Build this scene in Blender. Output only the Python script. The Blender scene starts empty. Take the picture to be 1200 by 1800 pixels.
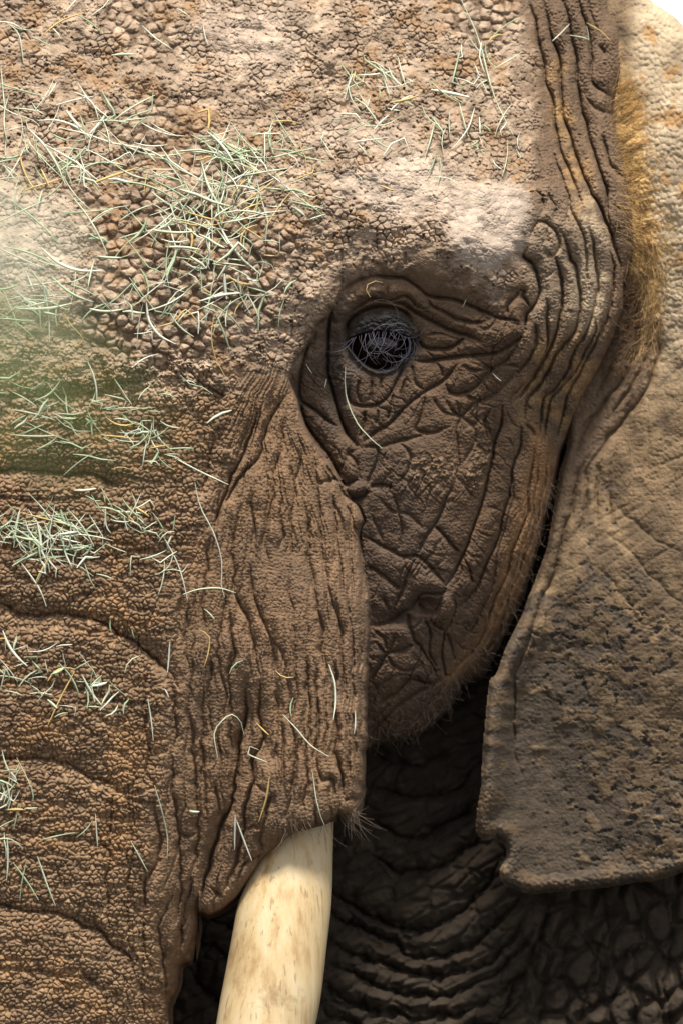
import bpy, math, random
import numpy as np

# ------------------------------------------------------------------ camera, sky, sun, exposure
scene = bpy.context.scene
D0, ZC = 6.0, 2.3            # distance to the reference plane of the head, camera height (m)
S = 1.0 / 1200.0             # one photo pixel on that plane, in metres
cam_d = bpy.data.cameras.new("camera")
cam_d.sensor_fit = 'VERTICAL'; cam_d.sensor_height = 36.0; cam_d.sensor_width = 24.0
cam_d.lens = 36.0 * D0 / 1.5
cam_d.clip_end = 1000.0
cam_d.dof.use_dof = True; cam_d.dof.focus_distance = D0 - 0.02; cam_d.dof.aperture_fstop = 4.0
cam = bpy.data.objects.new("camera", cam_d)
scene.collection.objects.link(cam)
cam.location = (0, -D0, ZC); cam.rotation_euler = (math.radians(90), 0, 0)
scene.camera = cam

SUN_EL, SUN_AZ = 70.0, 8.0   # degrees above horizon; azimuth from straight behind the camera, + = from the right
world = bpy.data.worlds.new("World"); scene.world = world; world.use_nodes = True
wn = world.node_tree; wn.nodes.clear()
sky = wn.nodes.new("ShaderNodeTexSky"); sky.sky_type = 'NISHITA'; sky.sun_disc = False
sky.sun_elevation = math.radians(SUN_EL); sky.sun_rotation = math.radians(180 - SUN_AZ)
sky.air_density = 1.0; sky.dust_density = 0.3; sky.ozone_density = 1.0
hs = wn.nodes.new("ShaderNodeHueSaturation"); hs.inputs["Saturation"].default_value = 0.1
bg = wn.nodes.new("ShaderNodeBackground"); bg.inputs["Strength"].default_value = 0.12
wo = wn.nodes.new("ShaderNodeOutputWorld")
wn.links.new(sky.outputs[0], hs.inputs["Color"]); wn.links.new(hs.outputs[0], bg.inputs[0]); wn.links.new(bg.outputs[0], wo.inputs[0])

sun_d = bpy.data.lights.new("sun", 'SUN'); sun_d.energy = 4.8; sun_d.angle = math.radians(11)
sun_d.color = (1.0, 0.935, 0.83)
sun = bpy.data.objects.new("sun", sun_d); scene.collection.objects.link(sun)
sun.rotation_euler = (math.radians(90 - SUN_EL), 0, math.radians(SUN_AZ))

vs = scene.view_settings
vs.view_transform = 'Standard'; vs.look = 'None'; vs.gamma = 1.0; vs.use_curve_mapping = False
vs.exposure = 0.5
scene.cycles.max_bounces = 6; scene.cycles.diffuse_bounces = 3; scene.cycles.glossy_bounces = 2
scene.cycles.use_denoising = True

rng = np.random.default_rng(7); random.seed(7)

# ------------------------------------------------------------------ small numeric toolbox
def world_pt(px, py, H):
    """photo pixel + height towards the camera (in pixel units) -> metres"""
    t = (D0 - np.asarray(H) * S) / D0
    return (np.asarray(px) - 600.0) * S * t, -np.asarray(H) * S, (900.0 - np.asarray(py)) * S * t + ZC

def smooth(a, b, x):
    t = np.clip((x - a) / (b - a), 0, 1)
    return t * t * (3 - 2 * t)

def hash2(ix, iy, seed):
    n = (ix.astype(np.int64) * 374761393 + iy.astype(np.int64) * 668265263 + seed * 974634777) & 0xFFFFFFFF
    n = ((n ^ (n >> 13)) * 1274126177) & 0xFFFFFFFF
    n = ((n ^ (n >> 16)) * 2246822519) & 0xFFFFFFFF
    return ((n ^ (n >> 15)) & 0xFFFFFF).astype(np.float32) / 16777215.0

def noise(x, y, seed):
    ix = np.floor(x); iy = np.floor(y); fx = (x - ix).astype(np.float32); fy = (y - iy).astype(np.float32)
    ix = ix.astype(np.int64); iy = iy.astype(np.int64)
    u = fx * fx * fx * (fx * (fx * 6 - 15) + 10); v = fy * fy * fy * (fy * (fy * 6 - 15) + 10)
    def g(a, b):
        th = hash2(ix + a, iy + b, seed) * 6.2831853
        return np.cos(th) * (fx - a) + np.sin(th) * (fy - b)
    n0 = g(0, 0) * (1 - u) + g(1, 0) * u; n1 = g(0, 1) * (1 - u) + g(1, 1) * u
    return (n0 * (1 - v) + n1 * v) * 1.5

def fbm(x, y, seed, octv=4, gain=0.5):
    s = 0; a = 1.0; t = 0
    for o in range(octv):
        s = s + a * noise(x * 2 ** o + 17.3 * o, y * 2 ** o - 9.1 * o, seed + o * 13); t += a; a *= gain
    return s / t * 1.4

def voro(x, y, seed, jit=0.85):
    ix = np.floor(x).astype(np.int64); iy = np.floor(y).astype(np.int64)
    f1 = np.full(x.shape, 9.0, np.float32); f2 = f1.copy(); cid = np.zeros(x.shape, np.float32)
    for a in (-1, 0, 1):
        for b in (-1, 0, 1):
            cx, cy = ix + a, iy + b
            h = hash2(cx, cy, seed)
            qx = cx + 0.5 + (h - 0.5) * jit; qy = cy + 0.5 + (hash2(cx, cy, seed + 5) - 0.5) * jit
            d = np.sqrt((x - qx) ** 2 + (y - qy) ** 2).astype(np.float32)
            near = d < f1
            f2 = np.where(near, f1, np.minimum(f2, d)); cid = np.where(near, h, cid); f1 = np.where(near, d, f1)
    return f1, f2, cid

def spline(pts, step=6.0):
    P = np.asarray(pts, float)
    if len(P) < 3:
        n = max(2, int(np.hypot(*(P[-1] - P[0])) / step) + 1)
        return P[0] + (P[-1] - P[0]) * np.linspace(0, 1, n)[:, None]
    Q = np.vstack([2 * P[0] - P[1], P, 2 * P[-1] - P[-2]]); out = []
    for i in range(1, len(Q) - 2):
        n = max(1, int(np.hypot(*(Q[i + 1] - Q[i])) / step))
        t = (np.arange(n) / n)[:, None]
        out.append(0.5 * (2 * Q[i] + (Q[i + 1] - Q[i - 1]) * t + (2 * Q[i - 1] - 5 * Q[i] + 4 * Q[i + 1] - Q[i + 2]) * t ** 2
                          + (-Q[i - 1] + 3 * Q[i] - 3 * Q[i + 1] + Q[i + 2]) * t ** 3))
    out.append(P[-1:]); return np.vstack(out)

def rbf(cp, PX, PY):
    cp = np.asarray(cp, float); X = cp[:, :2] / 500.0; n = len(cp)
    def k(r2): return np.where(r2 > 1e-12, r2 * np.log(np.maximum(r2, 1e-12)), 0)
    d2 = ((X[:, None] - X[None]) ** 2).sum(-1)
    A = np.zeros((n + 3, n + 3)); A[:n, :n] = k(d2) + np.eye(n) * 0.004
    A[:n, n] = 1; A[:n, n + 1:] = X; A[n, :n] = 1; A[n + 1:, :n] = X.T
    w = np.linalg.solve(A, np.concatenate([cp[:, 2], [0, 0, 0]]))
    x = PX / 500.0; y = PY / 500.0
    out = w[n] + w[n + 1] * x + w[n + 2] * y
    for i in range(n):
        r2 = np.maximum((x - X[i, 0]) ** 2 + (y - X[i, 1]) ** 2, 1e-12)
        out += w[i] * r2 * np.log(r2)
    return out

class Grid:
    """a sheet of skin: positions on a (px, py) lattice, height H towards the camera"""
    def __init__(s, x0, x1, y0, y1, step, fx0, fx1, fy0, fy1, coarse=7.0):
        def axis(a, b, fa, fb):
            return np.concatenate([np.arange(a, fa, coarse), np.arange(max(a, fa), min(b, fb), step), np.arange(min(b, fb), b + coarse, coarse)])
        s.gx = axis(x0, x1, fx0, fx1); s.gy = axis(y0, y1, fy0, fy1)
        s.PX, s.PY = np.meshgrid(s.gx, s.gy)
        s.PX = s.PX.astype(np.float32); s.PY = s.PY.astype(np.float32)
        s.H = np.zeros(s.PX.shape, np.float32)
        X, Y = s.PX, s.PY
        s.wx = (4.0 * noise(X / 45, Y / 45, 301) + 1.7 * noise(X / 14, Y / 14, 302)).astype(np.float32)
        s.wy = (4.0 * noise(X / 45, Y / 45, 303) + 1.7 * noise(X / 14, Y / 14, 304)).astype(np.float32)
    def creases(s, items, warp=1.0, gain=1.0, wide=1.0, mix=(0.5, 0.4, 0.42), ends=0.04):
        """items: (depth, R, pts); rolls of skin meeting in a crease"""
        K = np.zeros_like(s.H); QX = s.PX + s.wx * warp; QY = s.PY + s.wy * warp
        for depth, R, pts in items:
            depth = depth * gain; R = R * wide
            P = spline(pts); n = len(P)
            for i in range(n - 1):
                a, b = P[i], P[i + 1]; t = i / max(1, n - 2)
                e_ = min(1.0, ends + 6 * t, ends + 6 * (1 - t)); dep = depth * e_; RR = R * (0.55 + 0.45 * e_)
                m = RR + 7
                i0, i1 = np.searchsorted(s.gx, [min(a[0], b[0]) - m, max(a[0], b[0]) + m])
                j0, j1 = np.searchsorted(s.gy, [min(a[1], b[1]) - m, max(a[1], b[1]) + m])
                if i0 >= i1 or j0 >= j1: continue
                x = QX[j0:j1, i0:i1]; y = QY[j0:j1, i0:i1]
                vx, vy = b - a; L2 = vx * vx + vy * vy + 1e-9
                u = np.clip(((x - a[0]) * vx + (y - a[1]) * vy) / L2, 0, 1)
                d = np.sqrt((x - a[0] - u * vx) ** 2 + (y - a[1] - u * vy) ** 2)
                q = 1 - np.minimum(d / RR, 1)
                val = dep * (mix[0] * (1 - np.sqrt(np.maximum(0, 1 - q * q))) + mix[1] * q ** 2 + mix[2] * np.exp(-(d / 2.3) ** 2))
                sub = K[j0:j1, i0:i1]; np.maximum(sub, val, out=sub)
        return K
    def sdist(s, poly, step=6.0):
        """signed distance to a closed outline, positive inside"""
        P = spline(list(poly) + [poly[0]], step); c = 4.0
        cx = np.arange(s.gx[0] - c, s.gx[-1] + 2 * c, c); cy = np.arange(s.gy[0] - c, s.gy[-1] + 2 * c, c)
        X, Y = np.meshgrid(cx, cy); D = np.full(X.shape, 1e9); ins = np.zeros(X.shape, bool)
        for i in range(len(P) - 1):
            a, b = P[i], P[i + 1]; v = b - a; L2 = v @ v + 1e-9
            u = np.clip(((X - a[0]) * v[0] + (Y - a[1]) * v[1]) / L2, 0, 1)
            np.minimum(D, (X - a[0] - u * v[0]) ** 2 + (Y - a[1] - u * v[1]) ** 2, out=D)
            if a[1] != b[1]:
                ins ^= ((a[1] > Y) != (b[1] > Y)) & (X < a[0] + (Y - a[1]) * v[0] / (v[1] if v[1] else 1e-9))
        SD = np.sqrt(D) * np.where(ins, 1, -1)
        fx = (s.PX - cx[0]) / c; fy = (s.PY - cy[0]) / c
        ix = fx.astype(int); iy = fy.astype(int); fx = fx - ix; fy = fy - iy
        return (SD[iy, ix] * (1 - fx) * (1 - fy) + SD[iy, ix + 1] * fx * (1 - fy) + SD[iy + 1, ix] * (1 - fx) * fy + SD[iy + 1, ix + 1] * fx * fy).astype(np.float32)
    def sample(s, px, py):
        i = np.clip(np.searchsorted(s.gx, px) , 0, len(s.gx) - 1); j = np.clip(np.searchsorted(s.gy, py), 0, len(s.gy) - 1)
        return float(s.H[j, i])
    def blob(s, cx, cy, rx, ry, rot=0.0, soft=0.5, rough=0.25):
        c, k = math.cos(math.radians(rot)), math.sin(math.radians(rot))
        dx, dy = s.PX - cx, s.PY - cy
        r = np.sqrt(((dx * c + dy * k) / rx) ** 2 + ((-dx * k + dy * c) / ry) ** 2)
        r = r + rough * s.rough
        return 1 - smooth(1 - soft, 1 + soft, r)
    def mesh_data(s, keep):
        x, y, z = world_pt(s.PX, s.PY, s.H); ny, nx = s.H.shape
        co = np.stack([x, y, z], -1).reshape(-1, 3).astype(np.float32)
        fk = keep[:-1, :-1] & keep[1:, :-1] & keep[:-1, 1:] & keep[1:, 1:]
        j, i = np.nonzero(fk); a = j * nx + i
        F = np.stack([a, a + nx, a + nx + 1, a + 1], -1)
        used = np.zeros(len(co), bool); used[F.ravel()] = True
        re = np.cumsum(used) - 1
        return co[used], re[F].astype(np.int32), used

def mesh_from(name, sheets):
    """sheets: list of (co, quads, colour) joined into ONE mesh"""
    co = []; fc = []; cl = []; n = 0
    for c, f, k in sheets: co.append(c); fc.append(f + n); cl.append(k); n += len(c)
    co = np.concatenate(co); fc = np.concatenate(fc); cl = np.concatenate(cl)
    me = bpy.data.meshes.new(name)
    me.vertices.add(len(co)); me.vertices.foreach_set("co", co.ravel().astype(np.float32))
    me.loops.add(fc.size); me.loops.foreach_set("vertex_index", fc.ravel())
    me.polygons.add(len(fc)); me.polygons.foreach_set("loop_start", np.arange(0, fc.size, 4, dtype=np.int32))
    at = me.color_attributes.new("hide_colour", 'FLOAT_COLOR', 'POINT')
    at.data.foreach_set("color", np.concatenate([cl, np.ones((len(cl), 1))], 1).astype(np.float32).ravel())
    me.update(calc_edges=True); me.shade_smooth()
    return me

def link(name, data, parent=None, mat=None, **props):
    o = bpy.data.objects.new(name, data); scene.collection.objects.link(o)
    if parent is not None: o.parent = parent; o.matrix_parent_inverse = parent.matrix_world.inverted()
    if mat is not None: data.materials.append(mat)
    for k, v in props.items(): o[k] = v
    return o

# ------------------------------------------------------------------ materials
def new_mat(name):
    m = bpy.data.materials.new(name); m.use_nodes = True
    return m, m.node_tree.nodes, m.node_tree.links, m.node_tree.nodes["Principled BSDF"]

def hide_material(name, grain, rough=0.86):
    m, N, L, B = new_mat(name)
    at = N.new("ShaderNodeAttribute"); at.attribute_name = "hide_colour"
    tc = N.new("ShaderNodeTexCoord")
    n1 = N.new("ShaderNodeTexNoise"); n1.inputs["Scale"].default_value = 95; n1.inputs["Detail"].default_value = 6
    n1.inputs["Roughness"].default_value = 0.65
    mr = N.new("ShaderNodeMapRange"); mr.inputs["From Min"].default_value = 0.3; mr.inputs["From Max"].default_value = 0.7
    mr.inputs["To Min"].default_value = 0.85; mr.inputs["To Max"].default_value = 1.15
    mx = N.new("ShaderNodeMix"); mx.data_type = 'RGBA'; mx.blend_type = 'MULTIPLY'; mx.inputs[0].default_value = 1.0
    L.new(tc.outputs["Object"], n1.inputs["Vector"]); L.new(n1.outputs["Fac"], mr.inputs["Value"])
    L.new(at.outputs["Color"], mx.inputs[6]); L.new(mr.outputs[0], mx.inputs[7]); L.new(mx.outputs[2], B.inputs["Base Color"])
    vo = N.new("ShaderNodeTexVoronoi"); vo.feature = 'DISTANCE_TO_EDGE'; vo.inputs["Scale"].default_value = grain
    sm = N.new("ShaderNodeMapRange"); sm.interpolation_type = 'SMOOTHSTEP'
    sm.inputs["From Max"].default_value = 0.35
    n2 = N.new("ShaderNodeTexNoise"); n2.inputs["Scale"].default_value = 420; n2.inputs["Detail"].default_value = 3
    ad = N.new("ShaderNodeMath"); ad.operation = 'MULTIPLY_ADD'; ad.inputs[1].default_value = 0.7
    bp = N.new("ShaderNodeBump"); bp.inputs["Strength"].default_value = 0.5; bp.inputs["Distance"].default_value = 0.0009
    L.new(tc.outputs["Object"], vo.inputs["Vector"]); L.new(tc.outputs["Object"], n2.inputs["Vector"])
    L.new(vo.outputs["Distance"], sm.inputs["Value"]); L.new(sm.outputs[0], ad.inputs[2]); L.new(n2.outputs["Fac"], ad.inputs[0])
    L.new(ad.outputs[0], bp.inputs["Height"]); L.new(bp.outputs[0], B.inputs["Normal"])
    B.inputs["Roughness"].default_value = rough; B.inputs["Specular IOR Level"].default_value = 0.3
    return m

M_HIDE = hide_material("muddy_hide", 330)
M_EAR = hide_material("ear_hide", 330)

def strand_material(name, col, var=0.25, rough=0.6, trans=0.15):
    m, N, L, B = new_mat(name)
    tc = N.new("ShaderNodeTexCoord"); n = N.new("ShaderNodeTexNoise"); n.inputs["Scale"].default_value = 60; n.inputs["Detail"].default_value = 3
    r = N.new("ShaderNodeValToRGB")
    r.color_ramp.elements[0].position = 0.3; r.color_ramp.elements[1].position = 0.7
    r.color_ramp.elements[0].color = tuple(c * (1 - var) for c in col) + (1,); r.color_ramp.elements[1].color = tuple(min(1, c * (1 + var)) for c in col) + (1,)
    L.new(tc.outputs["Object"], n.inputs["Vector"]); L.new(n.outputs["Fac"], r.inputs[0]); L.new(r.outputs[0], B.inputs["Base Color"])
    B.inputs["Roughness"].default_value = rough; B.inputs["Specular IOR Level"].default_value = 0.3
    tr = N.new("ShaderNodeBsdfTranslucent"); ms = N.new("ShaderNodeMixShader"); ms.inputs[0].default_value = trans
    L.new(r.outputs[0], tr.inputs["Color"]); L.new(B.outputs[0], ms.inputs[1]); L.new(tr.outputs[0], ms.inputs[2]); L.new(ms.outputs[0], N["Material Output"].inputs["Surface"])
    return m

# ------------------------------------------------------------------ sculpt: head, trunk and cheek
head_grid = Grid(-420, 1190, -520, 2050, 1.3, -12, 1135, -12, 1812)
g = head_grid; X, Y = g.PX, g.PY
g.rough = fbm(X / 60, Y / 60, 11, 4)

shared_top = [(-420, -500, -900), (200, -500, -900), (800, -500, -950), (1150, -500, -980), (-420, -250, -420), (0, -250, -330), (400, -250, -340), (800, -250, -420), (1100, -250, -520),
    (-420, -60, -240), (0, -60, -165), (300, -60, -170), (600, -60, -195), (850, -60, -250), (960, -40, -290), (1070, -40, -330),
    (-420, 200, -110), (0, 200, -30), (300, 200, -30), (600, 200, -60), (850, 200, -105), (950, 200, -165), (1030, 220, -225), (1100, 230, -260),
    (-420, 400, 0), (0, 420, 70), (300, 420, 70), (480, 420, 45), (600, 400, 18), (740, 385, 14), (860, 390, 4), (930, 400, -45), (1000, 400, -90), (1060, 410, -150), (1110, 430, -230)]
T_pts = shared_top + [(-420, 600, 20), (0, 600, 110), (250, 600, 105), (420, 590, 70), (520, 600, 32), (575, 560, 22), (610, 480, 12),
    (-420, 800, 30), (0, 800, 140), (200, 790, 130), (350, 800, 92), (450, 790, 62), (540, 770, 25),
    (-420, 1050, 30), (0, 1050, 158), (200, 1050, 140), (320, 1050, 102), (430, 1050, 78), (540, 1050, 58), (600, 1050, 32), (645, 1050, -5),
    (560, 880, 22), (610, 910, -5), (700, 900, -70), (760, 1050, -90),
    (-420, 1300, 30), (0, 1300, 165), (150, 1300, 152), (290, 1300, 108), (390, 1300, 66), (440, 1300, 58), (540, 1300, 74), (600, 1300, 55), (640, 1300, 22), (740, 1300, -70),
    (0, 1500, 168), (150, 1500, 150), (270, 1500, 100), (340, 1500, 55), (400, 1480, 42), (480, 1450, 66), (560, 1430, 66), (635, 1440, 25),
    (-420, 1700, 20), (0, 1700, 172), (150, 1700, 150), (250, 1700, 88), (320, 1700, 15), (420, 1600, 10),
    (-420, 2000, 20), (0, 2000, 172), (150, 2000, 148), (300, 2000, 10)]
C_pts = shared_top + [(400, 600, 40), (520, 600, -5), (600, 560, -25), (600, 700, -44), (665, 600, -36), (740, 640, -36), (760, 560, -26), (850, 520, -14), (900, 580, -34), (960, 560, -70), (1030, 550, -118), (1085, 540, -190),
    (640, 480, -12), (720, 470, 0), (610, 780, -50), (700, 780, -34), (800, 780, -50), (880, 760, -102), (930, 760, -140), (980, 760, -205),
    (640, 950, -60), (720, 950, -48), (800, 950, -68), (870, 950, -130), (925, 950, -190),
    (640, 1080, -82), (720, 1080, -76), (800, 1060, -102), (860, 1060, -172), (640, 1200, -105), (720, 1200, -122), (790, 1180, -165), (840, 1170, -230),
    (640, 1300, -165), (720, 1285, -185), (500, 1100, -90), (500, 1300, -120)]
baseT = rbf(T_pts, X, Y); baseC = rbf(C_pts, X, Y)

# the trunk and tusk sheath stand proud of the cheek along this line
sheath_edge = [(-600, -700), (600, -700), (604, 300), (602, 440), (599, 500), (590, 532), (573, 557), (556, 572), (546, 600), (528, 622), (516, 640), (510, 668), (520, 695), (527, 722), (538, 752),
    (560, 790), (592, 832), (612, 868), (630, 890), (640, 915), (632, 938), (637, 985), (645, 1030), (650, 1062), (646, 1130), (643, 1200), (643, 1300), (640, 1400), (637, 1445), (637, 2200), (-600, 2200)]
sdT = g.sdist(sheath_edge) + g.wx * 0.5
k = smooth(760, 940, Y)                                  # the step grows downwards
wT = smooth(-3, 1.5, sdT)
top = 1 - smooth(430, 570, Y)
rollT = (1 - np.sqrt(np.clip(1 - (1 - np.clip(sdT / 42, 0, 1)) ** 2, 0, 1))) * (16 + 34 * k) * (1 - top)
H = np.where(Y < 400, baseT, baseC * (1 - wT) + (baseT - rollT) * wT)
H = H * (1 - top) + baseT * top

# creases traced fold by fold: (depth, roll width, points)
EYE = [
 (13, 26, [(600, 512), (625, 496), (650, 487), (680, 488), (710, 490), (735, 505), (755, 520), (790, 527), (820, 535), (850, 548), (880, 560), (897, 562), (925, 571)]),
 (9, 16, [(613, 556), (630, 540), (655, 526), (685, 529), (712, 522), (735, 540), (752, 542)]),
 (13, 18, [(680, 530), (710, 537), (737, 553), (775, 573), (800, 585), (822, 590), (845, 601)]),
 (14, 15, [(612, 590), (614, 566), (635, 549), (662, 541), (690, 542), (715, 553), (728, 573)]),
 (8, 14, [(752, 512), (757, 535), (775, 547), (800, 560), (837, 567), (857, 562)]),
 (4, 9, [(757, 537), (770, 539), (792, 530)]), (4, 9, [(722, 492), (733, 515), (726, 528)]), (3, 8, [(681, 488), (681, 528)]),
 (11, 15, [(735, 596), (750, 612), (787, 613), (802, 605), (817, 592)]),
 (12, 17, [(730, 634), (750, 635), (807, 627), (840, 625), (870, 620), (895, 606), (915, 592), (923, 578)]),
 (6, 10, [(745, 612), (764, 630)]), (5, 9, [(775, 614), (788, 628)]), (5, 9, [(802, 606), (808, 626)]), (5, 8, [(752, 590), (772, 586), (800, 596), (822, 598)]),
 (8, 14, [(640, 776), (660, 760), (685, 745), (715, 712), (747, 688), (767, 677), (780, 667), (797, 648), (806, 634)]),
 (6, 12, [(778, 667), (773, 647), (762, 636)]),
 (8, 15, [(781, 668), (792, 689), (810, 692), (832, 682), (862, 650), (887, 635), (910, 602)]),
 (5, 11, [(810, 692), (836, 706)]), (6, 12, [(780, 699), (805, 732), (820, 722), (837, 707), (860, 698), (890, 672), (920, 640)]),
 (5, 10, [(862, 648), (890, 643), (916, 648)]), (5, 11, [(747, 688), (744, 712), (737, 740), (732, 757), (760, 761), (787, 750)]),
 (6, 13, [(635, 788), (662, 787), (661, 812), (650, 838), (646, 856)]), (6, 14, [(662, 787), (700, 775), (745, 765)]),
 (7, 13, [(647, 855), (675, 852), (692, 860)]),
 (8, 12, [(616, 672), (612, 698), (624, 711), (645, 714), (668, 708), (686, 690), (700, 664), (712, 640)]),
 (6, 8, [(632, 664), (628, 690), (634, 711)]), (6, 8, [(652, 666), (651, 708)]), (5, 8, [(670, 660), (668, 688)]), (6, 9, [(690, 688), (687, 714), (680, 742)]),
 (5, 8, [(712, 662), (706, 700), (716, 712)]), (5, 8, [(722, 640), (728, 672), (747, 688)]),
 (6, 10, [(640, 720), (640, 745), (632, 770)]), (4, 8, [(664, 716), (662, 750)]),
 (22, 15, [(583, 545), (577, 576), (576, 622), (579, 664), (590, 702), (601, 742), (613, 765), (627, 782)]),
 (9, 13, [(551, 585), (536, 622), (528, 660), (527, 700), (551, 719), (576, 740), (598, 753)]),
 (12, 15, [(528, 705), (535, 740), (550, 762), (580, 801), (592, 822), (600, 846)]),
 (8, 12, [(553, 852), (575, 846), (592, 838)]), (8, 11, [(597, 838), (604, 850), (620, 846), (634, 840)]), (10, 12, [(600, 850), (604, 868), (620, 879), (640, 872), (648, 858)]),
 (6, 10, [(627, 790), (612, 797), (622, 806), (630, 822), (628, 846)]),
 (8, 11, [(587, 875), (588, 900), (593, 950), (600, 1000), (604, 1060)]), (8, 11, [(605, 872), (617, 887), (615, 925), (617, 1000), (622, 1060)]),
 (5, 9, [(617, 922), (632, 936)]), (5, 8, [(631, 930), (636, 1000), (636, 1060)]),
 (7, 11, [(549, 775), (555, 820), (558, 852), (562, 900), (563, 950), (570, 1010), (578, 1100)]),
 (5, 12, [(600, 440), (601, 480), (599, 512)]), (4, 14, [(678, 455), (677, 487)]), (4, 14, [(712, 440), (711, 489)]), (4, 16, [(640, 450), (632, 492)]),
]
CHEEK = [
 (11, 20, [(880, 714), (880, 745), (871, 770), (865, 800), (857, 840), (845, 885), (832, 925), (815, 970), (802, 997), (783, 1027)]),
 (5, 12, [(812, 972), (824, 1002), (831, 1030)]),
 (10, 17, [(915, 752), (910, 790), (902, 812), (897, 850), (885, 900), (875, 942), (857, 982), (837, 1030), (820, 1052), (797, 1076)]),
 (5, 9, [(906, 812), (899, 875), (889, 920), (873, 970), (862, 1035), (842, 1072), (827, 1105), (806, 1135)]),
 (8, 12, [(936, 790), (935, 817), (929, 855), (925, 900), (910, 940), (895, 988), (877, 1030), (867, 1052), (850, 1105), (832, 1140), (810, 1165), (798, 1182)]),
 (7, 11, [(962, 797), (955, 850), (947, 895), (930, 950), (912, 998), (897, 1032), (880, 1097), (865, 1135), (837, 1176)]),
 (5, 9, [(948, 800), (941, 860), (934, 910), (918, 960), (902, 1000), (886, 1045), (866, 1100), (846, 1145)]),
 (5, 9, [(972, 800), (963, 860), (954, 905), (940, 955), (922, 1005), (906, 1050), (890, 1100)]),
 (8, 16, [(792, 855), (775, 900), (762, 921), (743, 951), (732, 977)]), (9, 16, [(760, 922), (780, 943), (797, 962), (811, 971)]),
 (8, 17, [(640, 944), (675, 962), (707, 977), (731, 977), (755, 995), (770, 1012), (783, 1027)]),
 (6, 15, [(802, 705), (806, 730), (800, 755), (805, 790), (803, 830), (795, 856)]), (5, 14, [(806, 732), (832, 752), (834, 780), (812, 815)]),
 (5, 12, [(835, 780), (850, 790), (865, 800)]), (4, 12, [(838, 707), (836, 740), (832, 755)]), (5, 11, [(870, 768), (892, 772), (904, 806)]), (5, 11, [(885, 718), (900, 742), (915, 752)]),
 (11, 18, [(650, 1100), (687, 1090), (715, 1072), (732, 1055), (742, 1047), (775, 1045), (783, 1028)]),
 (7, 14, [(690, 1078), (705, 1040), (710, 1025), (725, 992), (731, 978)]), (7, 13, [(645, 995), (675, 1012), (705, 1038)]), (6, 12, [(670, 1052), (688, 1077)]),
 (9, 13, [(715, 1075), (727, 1125), (740, 1140), (762, 1175), (763, 1193)]), (9, 12, [(745, 1085), (755, 1118), (755, 1145), (768, 1178)]),
 (10, 14, [(797, 1050), (800, 1070), (790, 1100), (780, 1112), (777, 1150), (783, 1187), (797, 1181)]), (7, 11, [(782, 1112), (790, 1130), (799, 1160), (808, 1166)]),
 (8, 14, [(727, 1132), (702, 1145), (679, 1150), (665, 1175), (650, 1196)]), (6, 11, [(697, 1114), (690, 1130), (679, 1150)]), (5, 10, [(655, 1105), (672, 1120), (679, 1148)]),
 (10, 15, [(662, 1240), (695, 1215), (720, 1196), (755, 1205), (768, 1190)]), (9, 13, [(642, 1300), (682, 1256), (710, 1232), (755, 1208), (776, 1192)]),
 (8, 12, [(690, 1292), (707, 1286), (732, 1262), (760, 1230), (775, 1205)]), (6, 10, [(650, 1270), (672, 1248), (690, 1235)]), (7, 11, [(650, 1306), (700, 1296), (745, 1275), (775, 1245), (797, 1210), (815, 1185)]),
 (8, 11, [(732, 1058), (745, 1072), (765, 1076), (772, 1060), (776, 1046)]), (9, 12, [(756, 1092), (770, 1105), (783, 1112)]), (8, 12, [(800, 1045), (812, 1052), (832, 1032), (838, 1015)]),
]
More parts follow.
